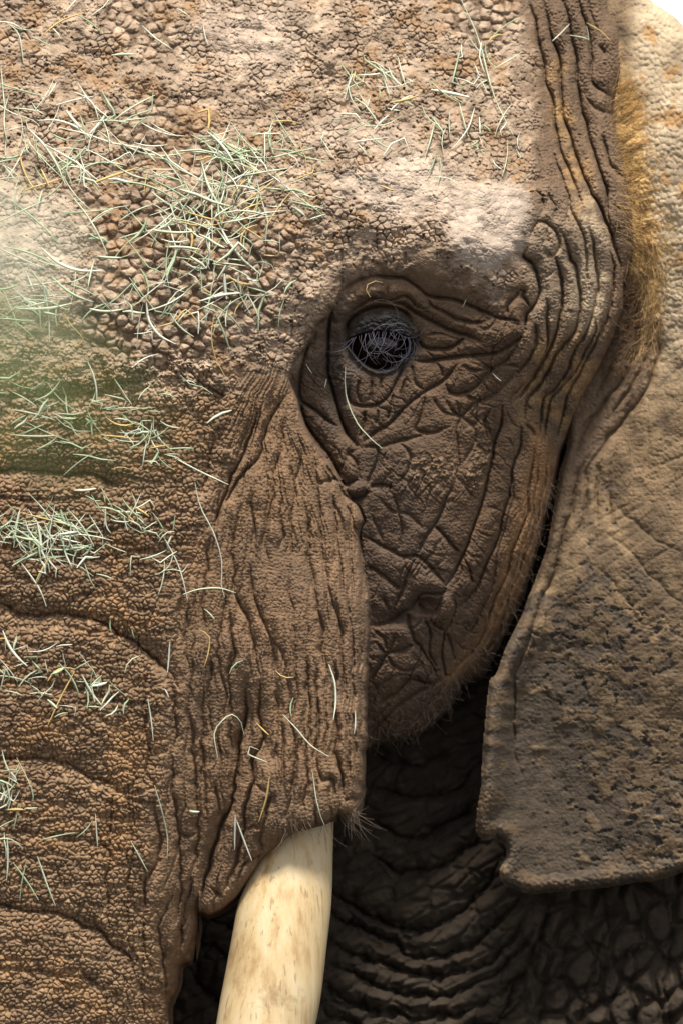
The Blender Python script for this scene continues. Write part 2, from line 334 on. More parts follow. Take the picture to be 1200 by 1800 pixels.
TEMPLE = [
 (12, 20, [(926, 428), (917, 452), (935, 466), (946, 498), (943, 527), (926, 551), (924, 571), (920, 594)]), (7, 13, [(921, 504), (917, 520), (930, 540), (926, 552)]),
 (6, 12, [(888, 560), (890, 540), (905, 520), (918, 505)]), (6, 13, [(924, 573), (900, 568), (880, 561)]),
 (14, 19, [(958, 442), (972, 447), (981, 475), (987, 510), (984, 551), (978, 580), (961, 621), (946, 648), (918, 690), (886, 717)]),
 (13, 17, [(978, 396), (993, 428), (1002, 457), (1013, 472), (1018, 522), (1015, 562), (1002, 592), (980, 618), (964, 648), (945, 680), (926, 702), (924, 726), (919, 748)]),
 (10, 15, [(1031, 387), (1042, 434), (1048, 475), (1048, 516), (1040, 557), (1028, 583), (1010, 615), (996, 648), (970, 690), (952, 702), (950, 750), (938, 790)]),
 (10, 14, [(1066, 417), (1076, 463), (1076, 510), (1066, 557), (1051, 592), (1037, 618), (1019, 652), (998, 690), (985, 740), (968, 795)]),
 (9, 15, [(1041, 545), (1047, 580), (1030, 612), (1015, 645), (985, 682), (965, 707), (960, 745), (950, 790)]),
 (10, 13, [(961, 428), (958, 443), (970, 448), (979, 437), (977, 411), (964, 396), (946, 390), (932, 408), (926, 428)]), (5, 10, [(962, 400), (961, 428)]),
 (8, 12, [(941, 566), (941, 590), (935, 615), (922, 640), (900, 668)]), (9, 13, [(955, 515), (961, 540), (961, 570), (959, 610), (949, 636), (930, 665), (900, 696), (885, 718)]),
 (7, 12, [(942, 528), (958, 522)]), (6, 10, [(985, 476), (1000, 474)]), (6, 10, [(962, 538), (984, 536)]), (6, 10, [(950, 492), (980, 476)]),
 (9, 12, [(1088, 545), (1080, 580), (1058, 632), (1040, 668), (1020, 700), (1004, 738)]),
 (11, 19, [(926, -10), (940, 38), (951, 96), (958, 140), (972, 181), (975, 219), (981, 257), (996, 292), (1007, 318), (1019, 347), (1030, 386)]),
 (14, 19, [(952, -10), (967, 52), (980, 96), (984, 146), (987, 181), (996, 225), (1010, 271), (1028, 315), (1042, 347), (1066, 390), (1080, 434), (1091, 475), (1092, 504)]),
 (13, 20, [(984, -10), (1002, 50), (1009, 87), (1013, 131), (1016, 163), (1031, 227), (1042, 262), (1054, 303), (1063, 335), (1068, 375), (1083, 431)]),
 (8, 15, [(1013, -10), (1037, 73), (1037, 122), (1042, 152), (1069, 169), (1085, 176)]), (9, 12, [(1054, 76), (1066, 98)]), (7, 12, [(1016, 163), (1048, 190), (1074, 201)]),
 (8, 12, [(1060, 233), (1069, 280), (1083, 300), (1098, 316)]), (6, 12, [(1030, -10), (1046, 45), (1056, 78)]),
 (6, 13, [(968, 250), (978, 290), (990, 320), (1000, 360), (995, 400)]), (5, 10, [(940, 250), (950, 290), (945, 330)]), (6, 12, [(985, 330), (1010, 380), (1024, 420), (1030, 470), (1032, 520)]),
]
TEMPLE += [(7, 10, [(988, 500), (1004, 496), (1016, 500)]), (7, 10, [(984, 552), (1000, 546), (1014, 552)]), (6, 9, [(1018, 505), (1034, 500), (1047, 504)]), (6, 9, [(1016, 560), (1030, 562), (1040, 556)]),
 (7, 10, [(940, 592), (952, 600), (960, 606)]), (7, 10, [(962, 622), (972, 632), (984, 634)]), (7, 9, [(928, 668), (942, 676), (948, 684)]), (7, 9, [(950, 640), (964, 648), (972, 660)]), (7, 9, [(985, 660), (996, 672), (1004, 684)]),
 (7, 9, [(918, 708), (930, 718), (938, 716)]), (7, 9, [(938, 738), (950, 748), (960, 744)]), (7, 9, [(922, 742), (936, 756), (940, 772)]), (6, 9, [(1050, 592), (1062, 598), (1070, 592)]), (6, 9, [(985, 192), (996, 200), (1010, 196)]),
 (6, 9, [(996, 232), (1010, 240), (1026, 236)]), (6, 9, [(1012, 272), (1026, 280), (1040, 274)]), (6, 9, [(1044, 310), (1056, 318), (1064, 336)]), (7, 10, [(1020, 210), (1040, 232), (1056, 240)]), (6, 9, [(1068, 350), (1084, 366), (1098, 362)]), (6, 9, [(1074, 396), (1090, 404), (1104, 396)]),
 (6, 10, [(940, 330), (955, 352), (950, 380)]), (6, 10, [(960, 340), (975, 362), (978, 392)]), (6, 9, [(1034, 425), (1048, 430), (1062, 424)]), (6, 10, [(985, 60), (994, 78), (1008, 84)])]
CHEEK += [(5, 11, [(700, 775), (720, 800), (716, 830), (700, 850)]), (4, 10, [(665, 880), (690, 900), (720, 905), (745, 930)]), (5, 11, [(690, 870), (705, 920), (700, 972)]), (4, 10, [(655, 905), (668, 940), (675, 962)]), (5, 10, [(820, 860), (838, 880), (846, 886)]),
 (5, 10, [(832, 926), (850, 940), (874, 944)]), (5, 10, [(845, 886), (865, 892), (886, 900)]), (5, 10, [(816, 968), (836, 978), (856, 984)]), (4, 9, [(740, 1085), (725, 1110)]), (5, 10, [(660, 1130), (690, 1170), (720, 1180), (745, 1160)]), (5, 10, [(655, 1215), (690, 1190), (715, 1186)]),
 (5, 9, [(838, 1076), (850, 1092), (866, 1096)]), (5, 9, [(812, 1100), (826, 1112), (848, 1110)]), (5, 9, [(800, 1130), (815, 1142), (832, 1140)]), (6, 11, [(860, 720), (850, 745), (858, 775)]), (5, 10, [(806, 640), (830, 655), (862, 650)]), (5, 10, [(760, 700), (775, 720), (806, 732)])]
SHEATH = [
 (7, 13, [(500, 720), (495, 780), (480, 850), (470, 930), (474, 1010)]), (6, 12, [(530, 780), (522, 860), (512, 930), (520, 1000)]), (5, 12, [(440, 870), (446, 930), (438, 990)]), (6, 11, [(520, 1190), (512, 1260), (520, 1330), (512, 1400), (500, 1450)]), (6, 11, [(484, 1210), (490, 1290), (480, 1350)]),
 (6, 10, [(572, 1110), (574, 1200), (572, 1290), (576, 1360)]), (6, 10, [(606, 1160), (608, 1260), (610, 1370)]), (7, 11, [(402, 1060), (410, 1140), (404, 1210), (412, 1290)]), (6, 11, [(375, 1150), (368, 1230), (372, 1300)]), (7, 12, [(360, 1200), (356, 1300), (362, 1400), (366, 1470)]), (6, 10, [(444, 1376), (462, 1390), (480, 1392)]),
 (6, 10, [(430, 1462), (446, 1452), (460, 1462)]), (7, 11, [(412, 1525), (436, 1512), (458, 1500)]), (6, 10, [(362, 1556), (378, 1566), (390, 1580)]), (6, 10, [(302, 1460), (330, 1470), (346, 1456)]), (6, 10, [(318, 1556), (332, 1548), (345, 1540)]),
 (22, 24, [(437, 1190), (430, 1260), (420, 1320), (417, 1368), (402, 1422), (381, 1479), (360, 1554), (350, 1610)]),
 (13, 17, [(456, 1180), (456, 1245), (462, 1299), (444, 1344), (444, 1374), (432, 1416), (429, 1461), (411, 1524), (388, 1580)]),
 (9, 15, [(480, 1392), (468, 1434), (459, 1464), (459, 1506)]), (9, 16, [(540, 1150), (541, 1200), (544, 1275), (540, 1335), (537, 1410), (534, 1449)]),
 (8, 13, [(555, 1150), (558, 1245), (558, 1320), (565, 1371), (582, 1372), (588, 1416), (580, 1438)]), (9, 12, [(588, 1150), (588, 1200), (591, 1305), (597, 1368), (603, 1407), (590, 1420)]),
 (6, 9, [(617, 1100), (621, 1215), (622, 1320), (630, 1398)]), (5, 8, [(632, 1100), (634, 1250), (632, 1340)]), (7, 10, [(603, 1407), (622, 1402), (632, 1410)]),
 (11, 20, [(510, 684), (486, 720), (465, 770), (450, 810), (420, 846), (400, 872), (385, 912)]), (14, 20, [(456, 714), (437, 770), (420, 815), (398, 862), (380, 912), (374, 940)]),
 (8, 15, [(425, 880), (410, 950), (415, 1050), (440, 1100), (450, 1150), (458, 1210)]), (7, 14, [(440, 980), (446, 1050), (470, 1100), (480, 1150), (482, 1210)]),
 (6, 13, [(465, 1115), (495, 1150), (506, 1200), (508, 1280)]), (8, 14, [(550, 880), (541, 950), (545, 1000), (555, 1050), (565, 1100), (571, 1200)]),
 (8, 13, [(566, 960), (575, 1025), (590, 1075), (600, 1150), (602, 1260)]), (8, 18, [(376, 748), (370, 810), (352, 880)]), (7, 15, [(370, 940), (364, 1000), (358, 1060), (362, 1120)]),
 (6, 13, [(392, 1000), (396, 1080), (384, 1150), (398, 1230), (390, 1300)]), (9, 16, [(333, 1240), (339, 1290), (345, 1368), (347, 1455), (345, 1545)]),
 (9, 17, [(306, 1310), (303, 1392), (313, 1455), (318, 1554), (308, 1640)]), (7, 14, [(300, 1180), (308, 1280), (306, 1330)]), (8, 14, [(375, 1374), (386, 1425), (380, 1470)]),
 (8, 17, [(270, 1400), (281, 1500), (256, 1560), (255, 1650), (250, 1815)]), (8, 15, [(318, 1560), (284, 1610), (282, 1660), (296, 1760), (290, 1815)]),
 (8, 14, [(345, 1530), (322, 1600), (316, 1690)]), (7, 17, [(200, 1370), (195, 1450), (190, 1525), (190, 1632), (186, 1720)]), (6, 14, [(228, 1400), (232, 1480), (226, 1580), (222, 1660)]),
 (6, 15, [(260, 1150), (256, 1230), (262, 1310), (256, 1400)]), (5, 14, [(330, 1060), (325, 1120), (335, 1200)]), (5, 12, [(505, 1000), (515, 1080), (520, 1180), (516, 1300)]),
]
RINGS = [
 (17, 42, [(-60, 822), (0, 825), (75, 830), (150, 836), (210, 850), (235, 862)]), (7, 26, [(-40, 872), (60, 880), (150, 876), (220, 890)]),
 (15, 30, [(-60, 1060), (0, 1065), (30, 1080), (90, 1080), (145, 1086), (185, 1100), (225, 1120), (260, 1145), (300, 1182), (322, 1215)]),
 (12, 28, [(-60, 1328), (0, 1330), (65, 1336), (120, 1345), (160, 1364), (195, 1376), (226, 1402)]),
 (14, 30, [(-60, 1590), (0, 1595), (60, 1600), (110, 1610), (155, 1630), (195, 1655), (226, 1684), (244, 1732)]),
 (7, 30, [(-60, 690), (60, 700), (160, 690), (270, 660), (330, 640)]), (6, 24, [(40, 760), (120, 752), (230, 765), (300, 740), (360, 700)]),
 (7, 18, [(190, 880), (196, 950), (204, 1010)]), (6, 20, [(-40, 960), (60, 965), (140, 985), (240, 970), (330, 985)]), (6, 18, [(-40, 1200), (80, 1205), (170, 1220), (250, 1245)]),
 (6, 18, [(-40, 1460), (60, 1464), (150, 1480), (230, 1500)]), (6, 18, [(-40, 1700), (60, 1708), (140, 1720), (200, 1745)]), (7, 18, [(180, 1020), (150, 1050), (130, 1080)]),
 (8, 22, [(330, 640), (350, 670), (380, 690), (395, 710)]),
]
TEMPLE = [(d_ * (0.62 if len(p_) <= 3 or d_ == 10 and p_[0] == (961, 428) else 1.0), r_, p_) for d_, r_, p_ in TEMPLE]
CHEEK = [(d_ * (1.6 if i_ < 8 else 1.0), r_ * (1 if i_ < 8 else .72), p_) for i_, (d_, r_, p_) in enumerate(CHEEK)]
K = np.maximum.reduce([g.creases(EYE, 0.4, 1.75, 1.7, (0.45, 0.22, 0.5), 0.3), g.creases(CHEEK, 0.7, 1.5, 2.0, (0.42, 0.2, 0.5), 0.4), g.creases(TEMPLE, 0.8, 2.3, 1.6), g.creases(SHEATH, 1.2, 1.7, 1.6), g.creases(RINGS, 1.8, 1.6, 1.5)])

# smooth masks of the hide's character
m_fore = smooth(-35, 35, g.sdist([(-600, -700), (905, -700), (930, 0), (935, 200), (935, 300), (945, 400), (905, 470), (850, 500), (770, 462), (700, 452), (650, 470), (612, 492), (585, 540), (510, 615), (450, 660), (330, 690), (150, 720), (-600, 730)]) + 45 * g.rough + 26 * fbm(X / 17, Y / 17, 15, 3))
m_trunk = smooth(-40, 40, g.sdist([(-600, 640), (150, 640), (330, 620), (420, 680), (390, 800), (350, 960), (300, 1100), (300, 1300), (270, 1500), (250, 2300), (-600, 2300)]) + 25 * g.rough)
m_temple = smooth(-18, 18, g.sdist([(930, -100), (945, 100), (940, 300), (920, 440), (930, 560), (880, 720), (925, 860), (1000, 760), (1120, 520), (1120, -100)]) + 10 * g.rough)
m_face = np.clip(1 - smooth(-4, 6, sdT), 0, 1) * smooth(440, 600, Y + 60 * g.rough) * (1 - m_temple)
m_sheath = smooth(-2, 8, sdT) * (1 - m_trunk) * smooth(600, 720, Y)
smooth_patch = np.maximum.reduce([g.blob(868, 398, 80, 78, -30, 0.16, 0.25), g.blob(720, 330, 110, 55, 5, 0.5, 0.5) * 0.75, g.blob(640, 240, 90, 40, 10, 0.5, 0.5) * .4, g.blob(40, 420, 110, 90, 0, 0.5, 0.4) * .7, g.blob(440, 70, 90, 60, 0, 0.5, 0.5) * .5]) * m_fore
pebbly = np.maximum.reduce([g.blob(330, 450, 180, 160, 10, 0.4, 0.5), g.blob(270, 560, 130, 80, 0, 0.4, 0.5), g.blob(250, 40, 90, 60, 30, .4, .5) * .6, g.blob(860, 20, 70, 60, 0, .4, .5) * .8, g.blob(290, 230, 130, 60, 20, .4, .5) * .6]) * m_fore
pebbly = np.clip(pebbly * 1.3 - 0.15 - smooth_patch, 0, 1)

def rounded(f1, f2, w): return np.sqrt(smooth(0.0, w, f2 - f1))
wX = X + 3 * noise(X / 16, Y / 16, 41); wY = Y + 3 * noise(X / 16, Y / 16, 42)
a1, a2, idA = voro(wX / 12.5, wY / 11.5, 51); fine_cells = rounded(a1, a2, 0.30)
k1, k2, idK = voro(wX / 7.6, wY / 7.2, 58); small_cells = rounded(k1, k2, 0.45)
szm = smooth(-0.25, 0.2, fbm(X / 70, Y / 60, 59, 3)); crk = smooth(-0.45, 0.25, fbm(X / 55, Y / 50, 60, 4))
fine_cells = 1 + ((fine_cells - 1) * szm + (small_cells - 1) * 0.6 * (1 - szm)) * (0.25 + 0.75 * crk)
b1, b2, idB = voro(wX / 21, wY / 19, 52, 0.95); big_cells = np.sqrt(np.clip(1 - (b1 / 0.62) ** 2, 0, 1)) * rounded(b1, b2, 0.35)
c1, c2, idC = voro(wX / 9.4, wY / 8.4, 53); trunk_cells = rounded(c1, c2, 0.45)
h1, h2, _ = voro(wX / 7.2, wY / 6.6, 57); sheath_cells = rounded(h1, h2, 0.5)
d1, d2, idD = voro(wX / 38 + 0.5 * noise(X / 50, Y / 50, 43), wY / 30, 54); blocks = smooth(0, 0.34, d2 - d1)
e1, e2, idE = voro((wX * 0.85 + wY * 0.4) / 19, (wY * 0.85 - wX * 0.45) / 34, 55); cross = smooth(0, 0.16, e2 - e1)
vn = noise(X / 13 + 1.5 * noise(X / 60, Y / 160, 61), Y / 120, 62); vgro = 1 - np.abs(vn) * 1.8
def lines(n, w): return np.exp(-(n / w) ** 2)
xl = np.interp(Y, [600, 700, 800, 900, 1100, 1500, 1800], [490, 440, 395, 365, 335, 325, 240]); xr = np.interp(Y, [600, 750, 850, 950, 1400, 1800], [530, 545, 600, 636, 640, 640])
sN = (X + 1.3 * g.wx - xl) / (xr - xl)
flow = 6.0 * lines(noise(sN * 11, Y / 330, 63), 0.13) + 3.2 * lines(noise(sN * 24 + 7, Y / 190, 64), 0.16) + 5 * (np.abs(noise(sN * 11, Y / 330, 63)) < 9) * -np.abs(noise(sN * 11, Y / 330, 63))
uu, vv = X * 0.9 + Y * 0.44 + 2 * g.wx, Y * 0.9 - X * 0.44 + 2 * g.wy
ww, zz = X * 0.62 - Y * 0.78 + 2 * g.wx, Y * 0.62 + X * 0.78 + 2 * g.wy
lattice = 4.2 * lines(noise(uu / 30, vv / 150, 65), 0.065) + 3.4 * lines(noise(ww / 28, zz / 110, 66), 0.065) + 1.8 * lines(noise(uu / 13, vv / 70, 67), 0.12) + 1.4 * lines(noise(ww / 12, zz / 60, 68), 0.12)
clod = fbm(X / 34, Y / 30, 71, 5, 0.6)
mid = fbm(X / 90, Y / 80, 72, 4)
tiny = fbm(X / 7, Y / 7, 73, 3, 0.6)
pits = smooth(0.42, 0.62, fbm(X / 11, Y / 11, 74, 3, 0.6) + 0.25 * clod)

fw = m_fore * (1 - 0.8 * smooth_patch)
H = H - K
H += mid * (13 * m_fore + 6 * m_trunk + 4.0 * m_sheath + 8 * m_face + 3 * m_temple)
H += clod * (8.5 * fw + 3.5 * m_trunk + 1.6 * m_sheath + 1.2 * m_face + 2.0 * m_temple)
H += fw * (1 - pebbly) * (fine_cells - 1) * (7.0 + 3 * clod) + pebbly * (big_cells - 1) * 10
H += m_fore * smooth_patch * (rounded(a1, a2, 0.10) - 1) * 0.9
H += m_trunk * ((trunk_cells - 1) * (6.0 + 2 * clod) + (blocks - 1) * (5.0 + 3 * mid) + 0.0)
H += m_trunk * smooth(900, 1200, Y) * smooth(120, 260, X) * np.clip(vgro, 0, 1) ** 3 * -6
H += m_sheath * ((sheath_cells - 1) * 1.9 - flow * np.clip(0.85 + 1.1 * mid, 0.2, 2))
H += m_face * (-lattice * np.clip(0.5 + 1.5 * mid, 0, 1.4) * smooth(60, 95, np.hypot(X - 668, (Y - 600) * 1.1)) + (sheath_cells - 1) * 1.5)
H += m_temple * ((sheath_cells - 1) * 1.7 + (small_cells - 1) * 3.2 * smooth(-0.25, 0.3, clod))
H += tiny * (0.9 * fw + 0.4 * m_trunk + 0.5 * m_sheath + 0.5 * m_face + 0.7 * m_temple)
H -= pits * (6.5 * fw * (1 - pebbly) + 1.8 * m_temple + 2.4 * m_sheath * g.blob(490, 880, 90, 170, -8, .5, .4))
clump = np.maximum(g.blob(755, 830, 42, 36, -20, 0.5, 0.6), g.blob(838, 832, 16, 45, 10, 0.5, 0.6)) * smooth(-0.05, 0.3, fbm(X / 12, Y / 12, 75, 3))
H += clump * (1.5 + 3 * rounded(*voro(X / 7, Y / 7, 76)[:2], 0.4))

# eye socket, lid dome and tear gland
def bump(cx, cy, rx, ry, p=2.0): return np.exp(-(((X - cx) / rx) ** 2 + ((Y - cy) / ry) ** 2) ** (p / 2))
ex = (X - 668) / 60.0; yu = 599 - 15 * (1 - ex ** 2); yl = 601 + 49 * (1 - ex ** 2)
H -= 22 * bump(668, 598, 70, 60, 5)
rl = np.sqrt(((X - 672) / 62) ** 2 + ((Y - 584) / 43) ** 2)
lid = np.sqrt(np.clip(1 - rl ** 2, 0, 1)) * smooth(2, -4, Y - yu)
H += 32 * lid - 2.6 * lid * lines(noise(X / 30, (Y - 18 * ex ** 2) / 9, 78), .2) + lid * 2 * tiny
opening = smooth(-3, 3, Y - yu) * smooth(3, -6, Y - yl) * (np.abs(ex) < 1)
H -= 46 * opening
H += 9 * np.exp(-((Y - yl - 5) / 5.0) ** 2) * (np.abs(ex) < 0.95)
H -= 14 * bump(588, 640, 13, 70, 3)
H += 10 * bump(617, 828, 14, 20, 3) + 10 * bump(622, 858, 22, 13, 3) - 7 * bump(597, 821, 7, 6)
H -= 26 * bump(746, 1064, 24, 13, 3) + 14 * bump(700, 1086, 26, 10, 2); H += 14 * bump(784, 1068, 15, 30, 3) + 9 * bump(755, 1030, 30, 18, 3)
H += 8 * bump(870, 400, 70, 70, 2)

# outline of the head: where it turns away from us
head_outline = [(-700, -800), (1185, -800), (1190, -260), (1075, -30), (1092, 60), (1098, 120), (1086, 165), (1082, 205), (1096, 270), (1106, 330), (1114, 380), (1118, 430), (1108, 470), (1098, 500), (1096, 545), (1080, 592), (1062, 632), (1040, 675), (1018, 715),
    (1007, 740), (994, 775), (984, 800), (978, 828), (972, 862), (962, 897), (952, 942), (937, 992), (918, 1055), (884, 1122), (862, 1170), (845, 1196), (812, 1206), (797, 1238), (772, 1266), (742, 1288), (707, 1303), (645, 1317),
    (641, 1340), (639, 1385), (633, 1418), (622, 1436), (608, 1439), (596, 1434), (582, 1445), (552, 1457), (522, 1466), (498, 1481), (468, 1508), (444, 1541), (415, 1582), (372, 1610), (351, 1606), (351, 1632), (341, 1690), (322, 1700), (318, 1730), (306, 1762), (302, 1810), (300, 2300), (-700, 2300)]
sdH = g.sdist(head_outline, 5.0) + g.wx * 0.3
R = 34 + 30 * smooth(1450, 1650, Y) * (X < 400) + 20 * smooth(900, 1150, Y) * (X > 650)
R = np.where((X < 642) & (X > 350) & (Y > 1300) & (Y < 1640), 24, R)
q = np.clip((sdH - 4) / R, 0, 1)
H -= (1 - np.sqrt(np.clip(1 - (1 - q) ** 2, 0, 1))) * R * 1.0
H -= np.clip((4 - sdH) / 8.0, 0, 2) * np.where((Y > 1300) & (X < 642) & (X > 345), 110, 330)
g.H = H.astype(np.float32)
keepH = sdH > -5.5

# ---- colour of the hide: bare skin, dry pale mud, ochre mud, dark wet lid
def mixc(c, col, w): return c * (1 - w[..., None]) + np.asarray(col, np.float32) * w[..., None]
C = np.empty(H.shape + (3,), np.float32); C[:] = (0.165, 0.105, 0.064)
n_big = fbm(X / 140, Y / 140, 81, 4); n_med = fbm(X / 45, Y / 45, 82, 5, 0.6)
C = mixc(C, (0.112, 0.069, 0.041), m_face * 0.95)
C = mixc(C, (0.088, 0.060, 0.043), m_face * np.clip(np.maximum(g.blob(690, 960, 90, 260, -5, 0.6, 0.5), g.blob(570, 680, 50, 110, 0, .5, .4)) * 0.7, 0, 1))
C = mixc(C, (0.205, 0.126, 0.072), m_sheath * np.clip(0.55 + n_big, 0, 1))
C = mixc(C, (0.26, 0.168, 0.096), m_trunk * np.clip(0.7 + 0.6 * n_med, 0, 1))
C = mixc(C, (0.34, 0.19, 0.085), m_trunk * smooth(0.12, 0.5, n_big + 0.4 * n_med) * 0.45)
C = mixc(C, (0.43, 0.325, 0.235), m_fore * np.clip(0.75 + 0.7 * n_med, 0, 1))
C = mixc(C, (0.24, 0.135, 0.062), m_fore * smooth(0.05, 0.4, n_med * 0.8 + 0.5 * fbm(X / 120, Y / 90, 83, 3)) * 0.75 * (1 - smooth_patch))
C = mixc(C, (0.50, 0.40, 0.32), np.clip(smooth_patch * 1.15, 0, 1) * 0.9)
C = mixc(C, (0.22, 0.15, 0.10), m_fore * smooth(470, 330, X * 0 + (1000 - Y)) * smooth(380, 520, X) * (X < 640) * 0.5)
C = mixc(C, (0.150, 0.098, 0.062), m_temple * 0.9)
C = mixc(C, (0.35, 0.215, 0.095), m_temple * np.clip(np.maximum(g.blob(1010, 300, 26, 170, -12, .6, .5), g.blob(985, 660, 70, 90, 25, .6, .5) * .8) * smooth(-0.3, 0.3, n_med), 0, 1) * 0.8)
C = mixc(C, (0.47, 0.37, 0.25), m_temple * np.clip(g.blob(1034, 470, 28, 110, 0, .5, .5) * smooth(-.25, .15, n_med), 0, 1) * .85)
C = mixc(C, (0.30, 0.225, 0.155), g.blob(990, 470, 80, 110, 0, .6, .3) * m_temple * .6)
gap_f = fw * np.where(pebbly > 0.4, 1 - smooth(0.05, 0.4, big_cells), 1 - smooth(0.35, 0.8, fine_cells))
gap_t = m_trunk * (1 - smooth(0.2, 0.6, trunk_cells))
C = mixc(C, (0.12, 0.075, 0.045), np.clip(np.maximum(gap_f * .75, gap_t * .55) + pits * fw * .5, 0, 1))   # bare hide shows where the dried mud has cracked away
ochre_strip = smooth(-16, 16, g.sdist([(935, 740), (972, 800), (965, 870), (930, 990), (880, 1110), (800, 1195), (790, 1180), (860, 1080), (890, 960), (915, 860)]) + 6 * g.rough)
C = mixc(C, (0.30, 0.165, 0.075), ochre_strip * 0.75)
C = mixc(C, (0.21, 0.142, 0.082), clump * 0.8)
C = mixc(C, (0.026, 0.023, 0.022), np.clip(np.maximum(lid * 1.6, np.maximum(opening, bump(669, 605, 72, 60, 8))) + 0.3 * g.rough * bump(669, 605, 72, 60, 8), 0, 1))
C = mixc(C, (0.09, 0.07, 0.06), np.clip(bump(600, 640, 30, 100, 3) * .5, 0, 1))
C *= (1 + 0.22 * n_med + 0.12 * tiny)[..., None]
C *= (1 + 0.22 * (np.where(m_trunk > 0.5, idC, idA) - 0.5))[..., None]
C = np.clip(C, 0.01, 0.75)
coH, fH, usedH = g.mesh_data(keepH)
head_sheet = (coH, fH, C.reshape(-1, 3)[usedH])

# ------------------------------------------------------------------ sculpt: throat, neck and shoulder behind the jaw
ng = Grid(-420, 1560, 60, 2050, 2.6, 290, 1215, 1150, 1812, 12.0)
X, Y = ng.PX, ng.PY; ng.rough = fbm(X / 60, Y / 60, 12, 4)
ng.H = rbf([(-420, 100, -260), (200, 100, -220), (700, 100, -240), (1000, 100, -360), (1100, 100, -430), (1500, 100, -620), (-420, 600, -300), (600, 600, -300), (1100, 600, -420), (1500, 600, -520),
            (-420, 1200, -420), (400, 1200, -380), (700, 1250, -370), (900, 1250, -440), (1200, 1200, -480), (1540, 1200, -600),
            (330, 1500, -360), (600, 1500, -330), (800, 1480, -340), (950, 1480, -420), (1200, 1500, -420),
            (330, 1800, -330), (600, 1800, -290), (800, 1750, -320), (900, 1720, -370), (1000, 1750, -340), (1200, 1750, -300), (1540, 1750, -420), (300, 2040, -380), (800, 2040, -360), (1200, 2040, -330)], X, Y)
neck_folds = [(24, 30, [(560, 1560), (640, 1600), (720, 1640), (790, 1610), (850, 1560), (895, 1500)]), (24, 30, [(560, 1600), (650, 1640), (740, 1680), (830, 1660), (890, 1600), (925, 1560)]),
    (22, 26, [(580, 1650), (660, 1690), (760, 1715), (850, 1690), (905, 1640), (940, 1580)]), (20, 24, [(570, 1690), (660, 1730), (760, 1750), (860, 1720), (920, 1660), (955, 1600)]),
    (18, 22, [(560, 1730), (650, 1775), (760, 1790), (870, 1750), (930, 1690), (965, 1620)]), (18, 22, [(560, 1770), (640, 1815), (760, 1830), (880, 1790), (940, 1730)]),
    (20, 28, [(640, 1500), (720, 1530), (800, 1510), (860, 1450)]), (18, 26, [(640, 1440), (720, 1470), (790, 1450), (850, 1400)]), (16, 24, [(650, 1380), (730, 1405), (800, 1385), (850, 1340)]), (14, 22, [(650, 1330), (730, 1345), (800, 1325)]),
    (20, 24, [(960, 1570), (950, 1640), (900, 1740), (860, 1815)]), (18, 22, [(1010, 1560), (1005, 1640), (960, 1740), (930, 1830)]), (20, 24, [(1060, 1550), (1065, 1640), (1030, 1740), (1010, 1830)]),
    (20, 24, [(1110, 1545), (1125, 1640), (1110, 1720), (1120, 1830)]), (18, 22, [(1160, 1540), (1180, 1640), (1170, 1740), (1190, 1830)]),
    (16, 20, [(960, 1680), (1010, 1640), (1070, 1700), (1130, 1660), (1200, 1720)]), (16, 20, [(930, 1740), (990, 1720), (1040, 1770), (1110, 1740), (1190, 1790)]),
    (14, 20, [(330, 1640), (400, 1690), (440, 1760), (450, 1830)]), (14, 20, [(320, 1700), (380, 1750), (400, 1830)]), (12, 18, [(340, 1600), (420, 1640), (480, 1700)])]
K = ng.creases(neck_folds, 2.4, 1.7, 1.3)
v1, v2, _ = voro((X * 0.9 + Y * 0.3) / 42 + 0.4 * noise(X / 60, Y / 60, 91), (Y * 0.9 - X * 0.2) / 62, 92)
w1, w2, _ = voro((X * .5 + Y * .9) / 26, (Y * .5 - X * .9) / 60 + .4 * noise(X / 50, Y / 50, 95), 96)
right = smooth(880, 980, X)
H = ng.H - K * (1 - 0.5 * right) - (1 - smooth(0, 0.4, v2 - v1)) * 22 * right - (1 - smooth(0, 0.3, w2 - w1)) * 8 * (1 - right)
H += fbm(X / 80, Y / 80, 93, 4) * 9 + fbm(X / 16, Y / 16, 94, 4) * 2.2
z1, z2, _ = voro(X / 11, Y / 11, 97); H += (rounded(z1, z2, .4) - 1) * 1.4
ng.H = H.astype(np.float32)
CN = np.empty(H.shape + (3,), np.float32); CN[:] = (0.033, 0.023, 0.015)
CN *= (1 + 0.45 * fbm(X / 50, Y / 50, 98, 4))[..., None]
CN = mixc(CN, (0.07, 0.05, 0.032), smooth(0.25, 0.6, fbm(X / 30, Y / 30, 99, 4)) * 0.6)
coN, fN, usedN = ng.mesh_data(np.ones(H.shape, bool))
neck_sheet = (coN, fN, np.clip(CN, .01, .6).reshape(-1, 3)[usedN])

